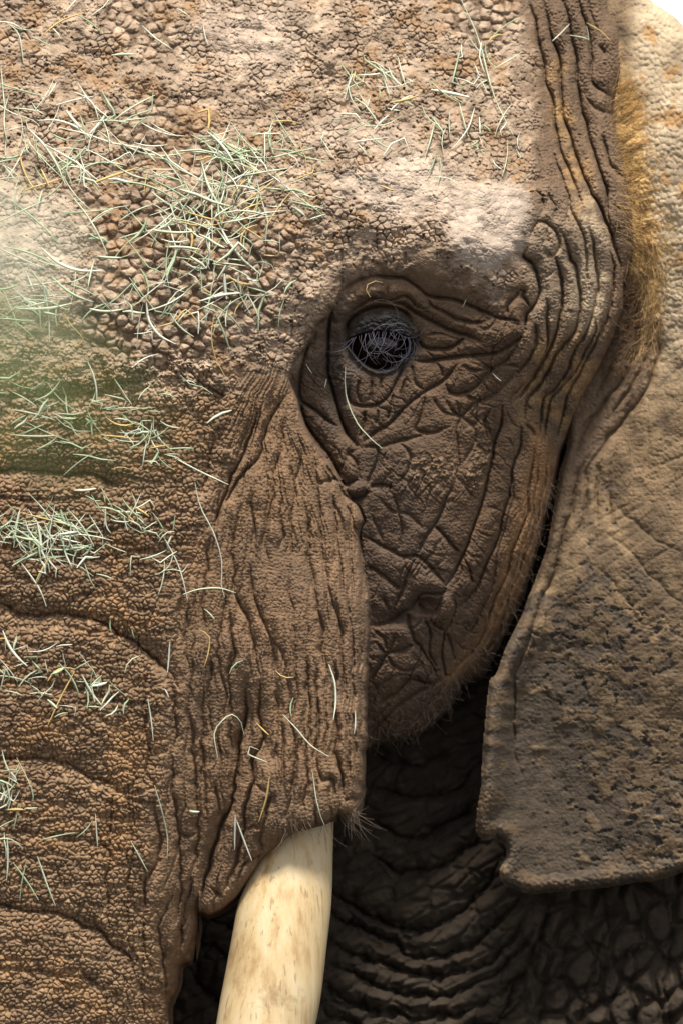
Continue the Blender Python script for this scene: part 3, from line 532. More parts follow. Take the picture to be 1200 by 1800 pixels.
# ------------------------------------------------------------------ sculpt: ear
eg = Grid(780, 1560, -160, 1640, 2.0, 835, 1210, -10, 1580, 8.0)
X, Y = eg.PX, eg.PY; eg.rough = fbm(X / 60, Y / 60, 14, 4)
ear_outline = [(1010, -150), (1062, -62), (1110, -22), (1140, 2), (1170, 24), (1200, 50), (1300, 150), (1400, 330), (1470, 700), (1460, 1150), (1390, 1420), (1280, 1505), (1200, 1531), (1150, 1545), (1100, 1551), (1025, 1561), (950, 1568), (918, 1565),
    (888, 1552), (880, 1531), (891, 1507), (888, 1484), (870, 1471), (848, 1473), (837, 1452), (846, 1392), (850, 1325), (855, 1265), (862, 1200), (873, 1185), (890, 1140), (920, 1080), (942, 1020), (960, 970), (972, 912), (981, 860), (985, 830), (994, 800), (1000, 740), (990, 560), (1000, 300), (1000, 0)]
eg.H = rbf([(1000, -150, -430), (1150, -120, -420), (1300, 0, -420), (1450, 300, -400), (1040, 0, -350), (1120, 60, -320), (1200, 100, -300), (1050, 200, -310), (1130, 220, -265), (1200, 260, -240),
            (1060, 400, -300), (1120, 420, -255), (1200, 440, -225), (1080, 560, -290), (1150, 600, -245), (1200, 620, -222), (1000, 760, -270), (1060, 740, -262), (1120, 740, -235), (1200, 760, -218),
            (970, 920, -235), (1040, 950, -230), (1120, 950, -215), (1200, 960, -200), (900, 1120, -195), (960, 1150, -215), (1050, 1150, -205), (1200, 1200, -185),
            (860, 1300, -170), (920, 1320, -200), (1050, 1350, -190), (1200, 1400, -178), (845, 1450, -165), (900, 1540, -175), (1000, 1550, -178), (1200, 1520, -178), (1500, 700, -330), (1450, 1200, -300)], X, Y)
eg.H -= 75 * smooth(950, 1560, Y) * smooth(830, 960, X)
EAR = [(16, 26, [(1050, 770), (1032, 806), (1016, 836), (1012, 862), (992, 925), (978, 990), (950, 1060), (922, 1140), (904, 1200), (903, 1300), (918, 1378)]),
    (9, 20, [(1070, 760), (1032, 825), (1030, 876), (1020, 915), (1008, 960)]), (9, 18, [(1052, 800), (1046, 860), (1050, 920)]), (7, 16, [(1085, 780), (1068, 850), (1075, 930)]),
    (16, 22, [(1160, 560), (1152, 640), (1122, 704), (1090, 740), (1060, 782), (1030, 812)]), (14, 18, [(1115, 500), (1120, 580), (1105, 650), (1060, 710), (1025, 760), (1000, 806)]),
    (10, 15, [(1140, 540), (1135, 620), (1110, 680), (1060, 745)]), (8, 14, [(1100, 520), (1095, 590), (1070, 650), (1040, 700)]),
    (3.5, 26, [(1060, 930), (1110, 975), (1160, 1030), (1220, 1080)]), (3, 22, [(1080, 890), (1140, 940), (1210, 985)]), (3, 24, [(1040, 990), (1090, 1040), (1130, 1110)]), (3, 20, [(1130, 640), (1140, 760), (1120, 880)])]
Ke = eg.creases(EAR, 1.2)
u1, u2, idU = voro(X / 9.5 + .4 * noise(X / 30, Y / 30, 111), Y / 12, 112, .9)
up = smooth(760, 480, Y) * smooth(1090, 1130, X - 0.02 * Y) ; 
mud = smooth(-0.03, 0.05, fbm(X / 46, Y / 40, 113, 6, 0.62) + 0.10 + 0.25 * smooth(1080, 1200, X) + 0.35 * smooth(1100, 900, Y) - 0.5 * eg.blob(960, 1330, 70, 170, 0, .6, .4) - .30 * eg.blob(1100, 1480, 230, 70, 0, .6, .3))
flecks = smooth(0.38, 0.45, fbm(X / 22, Y / 15, 114, 5, 0.62) + 0.12 * np.maximum(eg.blob(1040, 1130, 130, 120, 20, .5, .4), eg.blob(1150, 1420, 110, 120, 0, .5, .4))) * smooth(760, 900, Y) * np.maximum.reduce([eg.blob(1050, 1150, 150, 150, 20, .5, .4), eg.blob(1130, 1420, 190, 160, 0, .5, .4), eg.blob(1060, 870, 20, 120, 12, .5, .5)])
H = eg.H - Ke + mud * 1.6 - flecks * 3.0
fold_ = 2.2 * lines(noise((X * .5 + Y * .8) / 34, (Y * .5 - X * .8) / 200, 128), .12) * smooth(1500, 700, Y)
H -= fold_ * (1 - up)
H += fbm(X / 120, Y / 140, 115, 4) * 9 + fbm(X / 25, Y / 25, 116, 4) * 1.6 + fbm(X / 6, Y / 6, 117, 2) * 0.5
H += up * ((rounded(u1, u2, 0.4) - 1) * 3.4 + fbm(X / 40, Y / 40, 118, 3) * 5)
s1, s2, _ = voro(X / 8, Y / 8, 119); H += (1 - up) * (rounded(s1, s2, .4) - 1) * 1.3
o1, o2, _ = voro(X / 15 + .4 * noise(X / 20, Y / 20, 124), Y / 13 + .4 * noise(X / 20, Y / 20, 125), 126)
H += (rounded(o1, o2, .14) - 1) * 2.4 * mud * (1 - up) * smooth(-.1, .4, fbm(X / 80, Y / 80, 127, 3) + .35 * smooth(1100, 750, Y))
warty = smooth(50, 10, eg.sdist([(840, 1380), (850, 1470), (890, 1500), (885, 1555), (960, 1568), (1200, 1531), (1200, 1600), (820, 1600), (820, 1380)]) * -1)
t1, t2, _ = voro(X / 10, Y / 10, 120); H += warty * (rounded(t1, t2, .5) - 1) * 3.0
sdE = eg.sdist(ear_outline, 5.0) + eg.wx * 0.35
q = np.clip((sdE - 2) / 13, 0, 1); H -= (1 - np.sqrt(np.clip(1 - (1 - q) ** 2, 0, 1))) * 12
H += 7 * np.exp(-((sdE - 16) / 12) ** 2) * smooth(1000, 1200, Y)          # thick rolled rim
roll = smooth(62, 20, sdE) * smooth(1480, 1380, Y) * smooth(1000, 1150, Y) * (X < 960); H += roll * 26
H -= np.clip((2 - sdE) / 6, 0, 2) * 12
eg.H = H.astype(np.float32)
CE = np.empty(H.shape + (3,), np.float32); CE[:] = (0.100, 0.075, 0.053)
en = fbm(X / 70, Y / 70, 121, 5, .6)
CE = mixc(CE, (0.150, 0.100, 0.058), mud * (0.8 + 0 * mud))
CE = mixc(CE, (0.235, 0.16, 0.09), mud * smooth(0, .5, en + 0.6 * smooth(1050, 700, Y)) * .8)
CE = mixc(CE, (0.47, 0.37, 0.25), up * np.clip(.75 + .5 * en, 0, 1)); CE = mixc(CE, (0.36, 0.20, 0.075), up * smooth(.15, .5, fbm(X / 40, Y / 60, 122, 4)) * .8)
gin = np.maximum(eg.blob(1110, 280, 26, 150, -8, .5, .3), eg.blob(1128, 480, 28, 130, -4, .5, .3))
CE = mixc(CE, (0.55, 0.35, 0.14), gin * .9)
CE = mixc(CE, (0.17, 0.115, 0.075), smooth(-14, 14, eg.sdist([(1000, 400), (1100, 480), (1150, 560), (1150, 640), (1110, 720), (1050, 800), (990, 900), (980, 700)])) * .85)
CE = mixc(CE, (0.035, 0.031, 0.028), flecks * .95)
CE *= (1 - 0.2 * eg.blob(980, 1350, 130, 300, 0, .6, .4))[..., None]   # soft-edged darker patch low on the ear
CE *= (1 + .2 * en + .1 * fbm(X / 5, Y / 5, 123, 2))[..., None]
keepE = sdE > -4
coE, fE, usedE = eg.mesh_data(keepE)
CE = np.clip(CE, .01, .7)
# back of the ear
bgd = Grid(780, 1560, -160, 1640, 10.0, 835, 1210, -10, 1580, 10.0)
bgd.H = (np.array([np.interp(bgd.gx, eg.gx, eg.H[np.clip(np.searchsorted(eg.gy, yy), 0, len(eg.gy) - 1)]) for yy in bgd.gy]) - 26).astype(np.float32)
coB, fB, usedB = bgd.mesh_data(bgd.sdist(ear_outline) > 4)
back_sheet = (coB, fB[:, ::-1].copy(), np.tile(np.float32([.14, .11, .09]), (len(coB), 1)))

# ------------------------------------------------------------------ the elephant: one body and its parts
elephant = bpy.data.objects.new("elephant", None); scene.collection.objects.link(elephant)
elephant.location = (0, 0.3, 0.8); bpy.context.view_layer.update()
elephant["label"] = "elephant with wrinkled mud-caked brown hide, dark eye, ear and ivory tusk"
elephant["category"] = "elephant"
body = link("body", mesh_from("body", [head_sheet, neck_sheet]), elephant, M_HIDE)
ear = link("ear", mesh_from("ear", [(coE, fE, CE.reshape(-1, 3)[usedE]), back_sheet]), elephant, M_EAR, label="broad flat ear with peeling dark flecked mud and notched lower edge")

# ---- tubes and strands
def tube_arrays(P, rad, sides=4, flat=1.0, up=(0, -1, 0)):
    P = np.asarray(P, float); n = len(P); T = np.gradient(P, axis=0); T /= np.linalg.norm(T, axis=1)[:, None] + 1e-12
    U = np.cross(T, np.asarray(up, float)); U /= np.linalg.norm(U, axis=1)[:, None] + 1e-9; V = np.cross(U, T)
    a = np.arange(sides) / sides * 2 * np.pi
    ring = U[:, None] * np.cos(a)[None, :, None] + V[:, None] * np.sin(a)[None, :, None] * flat
    co = P[:, None] + ring * np.asarray(rad, float).reshape(-1, 1, 1)
    i = np.arange(n - 1)[:, None] * sides; j = np.arange(sides)[None]; j2 = (j + 1) % sides
    F = np.stack([i + j, i + j2, i + sides + j2, i + sides + j], -1).reshape(-1, 4)
    return co.reshape(-1, 3), F
def strands_mesh(name, tubes, smooth_shade=True):
    co = []; fc = []; n = 0
    for c, f in tubes: co.append(c); fc.append(f + n); n += len(c)
    co = np.concatenate(co); fc = np.concatenate(fc)
    me = bpy.data.meshes.new(name); me.from_pydata(co.tolist(), [], fc.tolist())
    if smooth_shade: me.shade_smooth()
    return me
def P3(pts):  # (px, py, H) list -> metres
    p = np.asarray(pts, float); return np.stack(world_pt(p[:, 0], p[:, 1], p[:, 2]), -1)

# ---- tusk
def make_tusk():
    L = spline([(505, 1380), (428, 1560), (408, 1640), (392, 1730), (380, 1800), (362, 1920), (352, 2010)], 20)
    Rr = spline([(590, 1380), (586, 1450), (583, 1560), (576, 1640), (566, 1730), (554, 1800), (528, 1920), (505, 2010)], 20)
    n = 60; tL = np.linspace(0, 1, n)
    L = np.stack([np.interp(tL, np.linspace(0, 1, len(L)), L[:, q]) for q in (0, 1)], 1); Rr = np.stack([np.interp(tL, np.linspace(0, 1, len(Rr)), Rr[:, q]) for q in (0, 1)], 1)
    rings = []; sides = 48
    for i in range(n):
        c = (L[i] + Rr[i]) / 2; half = (Rr[i] - L[i]) / 2; r = np.linalg.norm(half); h0 = -62 + 150 * tL[i] ** 1.2
        for s_ in range(sides):
            a = 2 * math.pi * s_ / sides; w = 1 + 0.012 * math.sin(3 * a + 4 * tL[i]) + 0.006 * math.sin(23 * tL[i] + 2 * a)
            p = c + half * math.cos(a) * w; rings.append((p[0], p[1], h0 + r * 0.98 * math.sin(a) * w))
    co = P3(rings); i = np.arange(n - 1)[:, None] * sides; j = np.arange(sides)[None]; j2 = (j + 1) % sides
    F = np.stack([i + j, i + sides + j, i + sides + j2, i + j2], -1).reshape(-1, 4)
    me = bpy.data.meshes.new("tusk"); me.from_pydata(co.tolist(), [], F.tolist() + [list(range((n - 1) * sides, n * sides))]); me.shade_smooth()
    return me
m, N, L_, B = new_mat("ivory"); tc = N.new("ShaderNodeTexCoord")
mp = N.new("ShaderNodeMapping"); mp.inputs["Rotation"].default_value = (0, math.radians(-14), 0); mp.inputs["Scale"].default_value = (1, 1, 0.22)
n1 = N.new("ShaderNodeTexNoise"); n1.inputs["Scale"].default_value = 34; n1.inputs["Detail"].default_value = 7; n1.inputs["Roughness"].default_value = .62
r1 = N.new("ShaderNodeValToRGB"); e = r1.color_ramp.elements
e[0].position = 0.30; e[0].color = (0.38, 0.24, 0.11, 1); e[1].position = 0.60; e[1].color = (0.60, 0.485, 0.30, 1)
e2 = r1.color_ramp.elements.new(0.45); e2.color = (0.55, 0.41, 0.22, 1)
n2 = N.new("ShaderNodeTexNoise"); n2.inputs["Scale"].default_value = 16; n2.inputs["Detail"].default_value = 8; n2.inputs["Roughness"].default_value = .7
r2 = N.new("ShaderNodeMapRange"); r2.inputs["From Min"].default_value = .56; r2.inputs["From Max"].default_value = .74; r2.inputs["To Max"].default_value = 0.75
mx = N.new("ShaderNodeMix"); mx.data_type = 'RGBA'; mx.inputs[7].default_value = (0.17, 0.10, 0.055, 1)
n3 = N.new("ShaderNodeTexNoise"); n3.inputs["Scale"].default_value = 60; n3.inputs["Detail"].default_value = 5
mp3 = N.new("ShaderNodeMapping"); mp3.inputs["Rotation"].default_value = (0, math.radians(-14), 0); mp3.inputs["Scale"].default_value = (3.2, 3.2, .10)
bp = N.new("ShaderNodeBump"); bp.inputs["Strength"].default_value = .35; bp.inputs["Distance"].default_value = .002
for a_, b_ in ((tc.outputs["Object"], mp.inputs[0]), (mp.outputs[0], n1.inputs["Vector"]), (tc.outputs["Object"], n2.inputs["Vector"]), (n1.outputs["Fac"], r1.inputs[0]), (n2.outputs["Fac"], r2.inputs["Value"]),
    (r2.outputs[0], mx.inputs[0]), (r1.outputs[0], mx.inputs[6]), (mx.outputs[2], B.inputs["Base Color"]), (tc.outputs["Object"], mp3.inputs[0]), (mp3.outputs[0], n3.inputs["Vector"]), (n3.outputs["Fac"], bp.inputs["Height"]), (bp.outputs[0], B.inputs["Normal"])): L_.new(a_, b_)
r3 = N.new("ShaderNodeMapRange"); r3.inputs["From Min"].default_value = .60; r3.inputs["From Max"].default_value = .68; r3.inputs["To Max"].default_value = .6
m3 = N.new("ShaderNodeMix"); m3.data_type = 'RGBA'; m3.inputs[7].default_value = (0.22, 0.13, 0.06, 1)
sp = N.new("ShaderNodeSeparateXYZ"); r4 = N.new("ShaderNodeMapRange"); r4.inputs["From Min"].default_value = -0.03 + ZC - 0.50; r4.inputs["From Max"].default_value = ZC - 0.44; r4.inputs["To Max"].default_value = .75
n4 = N.new("ShaderNodeMath"); n4.operation = 'MULTIPLY'; m4 = N.new("ShaderNodeMix"); m4.data_type = 'RGBA'; m4.inputs[7].default_value = (0.24, 0.14, 0.065, 1)
for a_, b_ in ((n3.outputs["Fac"], r3.inputs["Value"]), (r3.outputs[0], m3.inputs[0]), (mx.outputs[2], m3.inputs[6]), (tc.outputs["Object"], sp.inputs[0]), (sp.outputs["Z"], r4.inputs["Value"]), (r4.outputs[0], n4.inputs[0]), (n2.outputs["Fac"], n4.inputs[1]),
    (n4.outputs[0], m4.inputs[0]), (m3.outputs[2], m4.inputs[6]), (m4.outputs[2], B.inputs["Base Color"])): L_.new(a_, b_)
B.inputs["Roughness"].default_value = .5
tusk = link("tusk", make_tusk(), elephant, m, label="thick curved ivory tusk with brown stains")

# ---- eye
m, N, L_, B = new_mat("eye"); B.inputs["Base Color"].default_value = (0.012, 0.008, 0.006, 1); B.inputs["Roughness"].default_value = .06
tc = N.new("ShaderNodeTexCoord"); n1 = N.new("ShaderNodeTexNoise"); n1.inputs["Scale"].default_value = 80
r1 = N.new("ShaderNodeValToRGB"); r1.color_ramp.elements[0].color = (0.006, 0.004, 0.003, 1); r1.color_ramp.elements[1].color = (0.02, 0.010, 0.005, 1)
L_.new(tc.outputs["Object"], n1.inputs["Vector"]); L_.new(n1.outputs["Fac"], r1.inputs[0]); L_.new(r1.outputs[0], B.inputs["Base Color"])
M_EYE = m
def uv_sphere(px, py, Hc, r, n=24):
    co = []; F = []
    c = P3([(px, py, Hc)])[0]
    for i in range(n + 1):
        for j in range(2 * n):
            t = math.pi * i / n; p = math.pi * j / n; co.append((c[0] + r * math.sin(t) * math.cos(p), c[1] + r * math.sin(t) * math.sin(p), c[2] + r * math.cos(t)))
    for i in range(n):
        for j in range(2 * n): F.append((i * 2 * n + j, (i + 1) * 2 * n + j, (i + 1) * 2 * n + (j + 1) % (2 * n), i * 2 * n + (j + 1) % (2 * n)))
    me = bpy.data.meshes.new("eye"); me.from_pydata(co, [], F); me.shade_smooth(); return me
h_eye = head_grid.sample(668, 657)
eye = link("eye", uv_sphere(668, 606, h_eye - 50, 48 * S), elephant, M_EYE, label="dark glossy eye half hidden under the lid")

def curl_strand(px, py, h, ang, length, bend, rise, r0, r1, n=7):
    pts = []; x, y, z = px, py, h
    for i in range(n):
        pts.append((x, y, z)); a = ang + bend * i / (n - 1); st = length / (n - 1)
        x += math.cos(a) * st; y += math.sin(a) * st; z += rise[0] * st * (1 - i / (n - 1)) + rise[1] * st * (i / (n - 1))
    return tube_arrays(P3(pts), np.linspace(r0, r1, n) * S, 3)
R_ = random.uniform
lash = []
for i in range(26):
    t = (i + R_(0, 1)) / 26; px = 612 + 114 * t; py = 597 - 14 * math.sin(math.pi * t)
    lash.append(curl_strand(px, py, head_grid.sample(px, py - 6) + 1, math.radians(90 - 50 * (t - .5) + random.gauss(0, 22)), R_(32, 82), math.radians(random.gauss(0, 85)), (R_(0.2, 0.6), R_(-.4, .2)), R_(.35, .6), .18, 10))
for i in range(18):
    px, py = R_(630, 715), R_(572, 630)
    lash.append(curl_strand(px, py, max(h_eye, head_grid.sample(px, py)) + 5, math.radians(R_(0, 360)), R_(50, 90), math.radians(random.choice((-1, 1)) * R_(90, 200)), (R_(.1, .3), R_(-.3, 0)), .5, .2, 12))
link("eyelashes", strands_mesh("eyelashes", lash), eye, strand_material("lash", (0.13, 0.125, 0.17), .3, .45), kind="stuff")

# ---- hair round the ear opening
fur = []; fur_d = []
spine = spline([(1085, 150), (1092, 205), (1104, 262), (1112, 320), (1122, 380), (1130, 440), (1135, 500), (1128, 560), (1115, 620)], 5)
def surf(px, py):
    a = eg.sample(px, py) if px > 1010 else -400
    i = np.clip(np.searchsorted(head_grid.gx, px), 0, len(head_grid.gx) - 1); j = np.clip(np.searchsorted(head_grid.gy, py), 0, len(head_grid.gy) - 1)
    return max(a, float(head_grid.H[j, i])) if keepH[j, i] else a
for i in range(1500):
    t = random.random(); c = spine[int(t * (len(spine) - 1))]
    wid = 10 + 14 * math.sin(math.pi * min(1, t * 1.2)); px = c[0] + random.gauss(8, wid * .9); py = c[1] + R_(-6, 6)
    ang = math.radians(-40 + 125 * t + random.gauss(0, 24))
    fur.append(curl_strand(px, py, surf(px, py), ang, R_(14, 40), math.radians(random.gauss(25, 30)), (R_(.1, .6), R_(-.5, .1)), .45, .15, 5))
for i in range(150):
    t = random.random() ** 1.2; c = spine[int(t * (len(spine) - 1))]; px = c[0] - 10 + random.gauss(0, 12); py = c[1]
    fur_d.append(curl_strand(px, py, surf(px, py), math.radians(-30 + 60 * t + random.gauss(0, 30)), R_(20, 52), math.radians(random.gauss(10, 45)), (R_(.4, .9), R_(-.4, .1)), .6, .22, 6))
for i in range(420):   # tangled reddish tuft at the lower end
    px, py = random.gauss(1108, 22), random.gauss(560, 62)
    fur_d.append(curl_strand(px, py, surf(px, py), math.radians(R_(0, 360)), R_(18, 50), math.radians(random.gauss(0, 110)), (R_(.4, .8), R_(-.4, .1)), .6, .25, 7))
link("ear_hair", strands_mesh("ear_hair", fur), ear, strand_material("ginger_hair", (0.92, 0.66, 0.33), .2, .5, .5), kind="stuff", label="ginger fringe of hair along the ear opening")
link("dark_hair", strands_mesh("dark_hair", fur_d), elephant, strand_material("brown_hair", (0.17, 0.095, 0.05), .35, .5), kind="stuff")
# ---- sparse bristles on cheek, jaw and sheath tip
br = []
def head_h(px, py): return head_grid.sample(px, py)
jaw_line = spline([(650, 1300), (720, 1285), (780, 1240), (830, 1170), (880, 1090), (930, 960), (965, 850)], 4)
for i in range(420):
    c = jaw_line[random.randrange(len(jaw_line))]; px = c[0] + random.gauss(-8, 14); py = c[1] + random.gauss(-8, 14)
    h = head_h(px, py)
    if h < -330: continue
    br.append(curl_strand(px, py, h, math.radians(random.gauss(60, 60)), R_(10, 42), math.radians(random.gauss(0, 50)), (R_(.3, .8), R_(-.2, .3)), .38, .15, 5))
for i in range(34):
    px, py = R_(594, 628), R_(1415, 1432)
    br.append(curl_strand(px, py, 20, math.radians(random.gauss(62, 32)), R_(20, 74), math.radians(random.gauss(-20, 25)), (R_(-.2, .4), 0), .5, .15, 6))
for i in range(40):
    px, py = R_(500, 585), R_(1440, 1475)
    br.append(curl_strand(px, py, head_h(px, py) + 2, math.radians(random.gauss(75, 25)), R_(12, 60), math.radians(random.gauss(0, 25)), (R_(.1, .5), -.3), .5, .2, 5))
link("bristles", strands_mesh("bristles", br), elephant, strand_material("bristle", (0.26, 0.20, 0.15), .4, .5), kind="stuff")

# ------------------------------------------------------------------ hay lying on the head
HAY = {"green": strand_material("green_hay", (0.42, 0.52, 0.34), .25), "pale": strand_material("pale_hay", (0.60, 0.66, 0.49), .2), "white": strand_material("white_hay", (0.74, 0.77, 0.64), .15), "straw": strand_material("yellow_straw", (0.66, 0.47, 0.19), .2)}
win = 7
def top_h(px, py):
    i = int(np.searchsorted(head_grid.gx, px)); j = int(np.searchsorted(head_grid.gy, py)); H_ = head_grid.H
    if i < 1 or j < 1: return float(H_[max(j, 0), max(i, 0)])
    return float(H_[max(0, j - win):j + win, max(0, i - win):i + win].max())
def hay_tube(pts, w, lift=2.0, flat=.28, bent=False):
    p = np.vstack([spline(pts[i:i + 2], 9)[:-1] for i in range(len(pts) - 1)] + [np.asarray(pts[-1:], float)]) if bent else spline(pts, 9); n = len(p)
    h = np.array([top_h(a, b) for a, b in p]); ker = np.ones(5) / 5
    if n > 5: h = np.maximum(np.convolve(np.pad(h, 2, mode='edge'), ker, 'valid'), h - 3)
    z = h + lift
    rad = w * S * np.clip(np.minimum(np.linspace(.45, 2.6, n), np.linspace(2.4, .35, n)), 0, 1)
    if n > 12: idx = np.unique(np.linspace(0, n - 1, 12).astype(int)); p, z, rad = p[idx], z[idx], rad[idx]
    return tube_arrays(P3(np.column_stack([p, z])), rad, 4, flat)

# stalks that can be picked out: (colour, half width, points, label)
named = [
 ("white", 2.0, [(103, 224), (150, 235), (200, 252), (255, 262), (290, 280), (318, 315)], "long whitish hay stalk arching across the forehead into the main tangle"),
 ("straw", 2.6, [(150, 328), (190, 312), (245, 294)], "thick yellow straw piece lying on the forehead tangle"),
 ("straw", 1.6, [(478, 214), (505, 212), (525, 216)], "yellow straw bit with forked end near top of forehead"),
 ("pale", 1.8, [(318, 264), (360, 268), (406, 271)], "straight pale hay stalk lying level above the forehead tangle"),
 ("pale", 1.8, [(250, 45), (275, 68), (304, 87)], "single pale stalk slanting alone high on bare forehead mud"),
 ("white", 1.6, [(137, 145), (160, 180), (195, 210)], "white stalk at upper end of the forehead tangle"),
 ("pale", 1.5, [(2, 115), (6, 160), (10, 205)], "upright pale stalk on bare mud at forehead middle"),
 ("pale", 1.4, [(14, 40), (34, 62), (42, 110)], "bent pale stalk near the top of the forehead"),
 ("white", 1.8, [(307, 805), (350, 828), (402, 852)], "straight white straw below the forehead near the sheath crease"),
 ("white", 1.3, [(343, 848), (352, 890), (375, 935), (390, 985), (389, 1035), (395, 1050)], "long thin white stalk curving down the trunk side"),
 ("pale", 1.6, [(322, 1045), (350, 1036), (385, 1034), (415, 1042)], "pale stalk bending sideways at foot of long curved stalk"),
 ("white", 1.5, [(286, 940), (310, 985), (322, 1020), (330, 1055)], "white stalk leaning beside small hay knot on trunk"),
 ("white", 1.7, [(35, 986), (60, 1020), (72, 1040), (82, 1066)], "white stalk hanging from the hay tuft on trunk"),
 ("white", 2.0, [(299, 1128), (297, 1160), (295, 1182)], "short upright white straw on trunk side"),
 ("straw", 1.6, [(350, 1106), (368, 1120), (366, 1150), (359, 1172)], "orange bent straw on the side of the trunk"),
 ("white", 2.2, [(578, 1168), (588, 1200), (590, 1235), (586, 1265)], "twisted white straw clinging to the tusk sheath"),
 ("straw", 2.2, [(474, 1364), (468, 1405), (455, 1445)], "creamy yellow straw leaning above the tusk"),
 ("white", 2.0, [(414, 1432), (413, 1470), (413, 1494)], "upright white straw on sheath beside the trunk fold"),
 ("white", 1.8, [(416, 1442), (430, 1480), (443, 1513)], "slanting white straw forming a wedge on the sheath above tusk"),
 ("pale", 1.3, [(383, 1332), (377, 1290), (390, 1268), (408, 1256), (424, 1270), (430, 1294)], "pale stalk bent into an arch on the sheath"),
 ("pale", 1.3, [(549, 1356), (555, 1400), (562, 1430), (570, 1450)], "thin pale stalk trailing over the sheath lip"),
 ("pale", 1.3, [(470, 1340), (436, 1325), (440, 1312), (455, 1318)], "small hooked pale stalk on the sheath"),
 ("white", 1.4, [(497, 1256), (520, 1280), (546, 1310), (578, 1330)], "thin zigzag white stalk crossing the sheath"),
 ("white", 1.6, [(624, 1250), (624, 1275), (622, 1290)], "short white chip near the outer edge of the sheath"),
 ("straw", 1.6, [(132, 1180), (108, 1225), (84, 1276)], "yellow stalk slanting across the trunk below its second ring"),
 ("white", 1.6, [(260, 1228), (266, 1265), (270, 1302)], "white stalk standing on trunk between two ring folds"),
 ("pale", 1.8, [(66, 1505), (85, 1560), (98, 1592)], "pale green straw hanging low on the trunk"),
 ("pale", 1.4, [(272, 1380), (286, 1430), (295, 1475), (294, 1510)], "curved pale stalk in a vertical groove low on trunk"),
 ("white", 1.4, [(168, 1430), (170, 1460), (172, 1488)], "short thin white straw low on trunk"),
 ("pale", 1.5, [(230, 1478), (245, 1505), (260, 1532)], "slanted short stalk low on trunk near groove"),
 ("pale", 1.7, [(698, 98), (706, 130), (714, 155)], "lone thick pale stalk upright on upper forehead"),
 ("pale", 1.6, [(810, 0), (835, 55), (848, 95), (856, 130), (872, 180), (900, 235)], "longest thin stalk running down beside the temple folds"),
 ("white", 1.7, [(846, 72), (842, 100), (850, 125)], "bright folded hay leaf below the temple crown"),
 ("pale", 1.5, [(865, 122), (895, 105), (916, 92)], "pale stalk ending in a hook beside temple folds"),
 ("white", 1.7, [(833, 190), (822, 225), (800, 255), (792, 262)], "curved white blade on forehead above the brow"),
 ("pale", 1.4, [(806, 180), (815, 215), (822, 240)], "thin pale stalk crossing the curved white blade"),
 ("white", 1.6, [(614, 250), (650, 246), (684, 241)], "straight white stalk level on pale forehead mud"),
 ("straw", 1.3, [(1030, 40), (1055, 55), (1072, 72)], "orange wisp high on the temple folds"),
 ("pale", 1.4, [(1000, 62), (1025, 66), (1034, 70), (1030, 45)], "bent pale stalk high on the temple folds"),
 ("white", 1.3, [(970, 72), (985, 58), (1000, 42)], "small white stalk crossing a temple groove"),
 ("white", 1.2, [(865, 656), (872, 664), (880, 670)], "tiny white chip on the cheek right under brow folds"),
 ("white", 1.3, [(538, 640), (544, 650), (549, 657)], "tiny white chip on the fold in front of the eye"),
 ("pale", 1.3, [(574, 666), (572, 676), (571, 682)], "tiny pale chip on the skin fold before the eye"),
 ("pale", 1.4, [(607, 645), (606, 680), (612, 710), (628, 745), (650, 770), (671, 788)], "thin green stalk hanging from the corner of the eye"),
 ("straw", 1.2, [(650, 522), (643, 510), (646, 500), (660, 494), (672, 497)], "small curled yellow wisp on the upper eyelid fold"),
 ("white", 1.2, [(812, 540), (816, 532), (818, 527)], "tiny white fleck below the brow crease"),
]
for colr, w, pts, lab in named:
    c, f = hay_tube(pts, w * .85, 2.2)
    link("hay_stalk", strands_mesh("hay_stalk", [(c, f)]), None, HAY[colr], label=lab, category="hay")

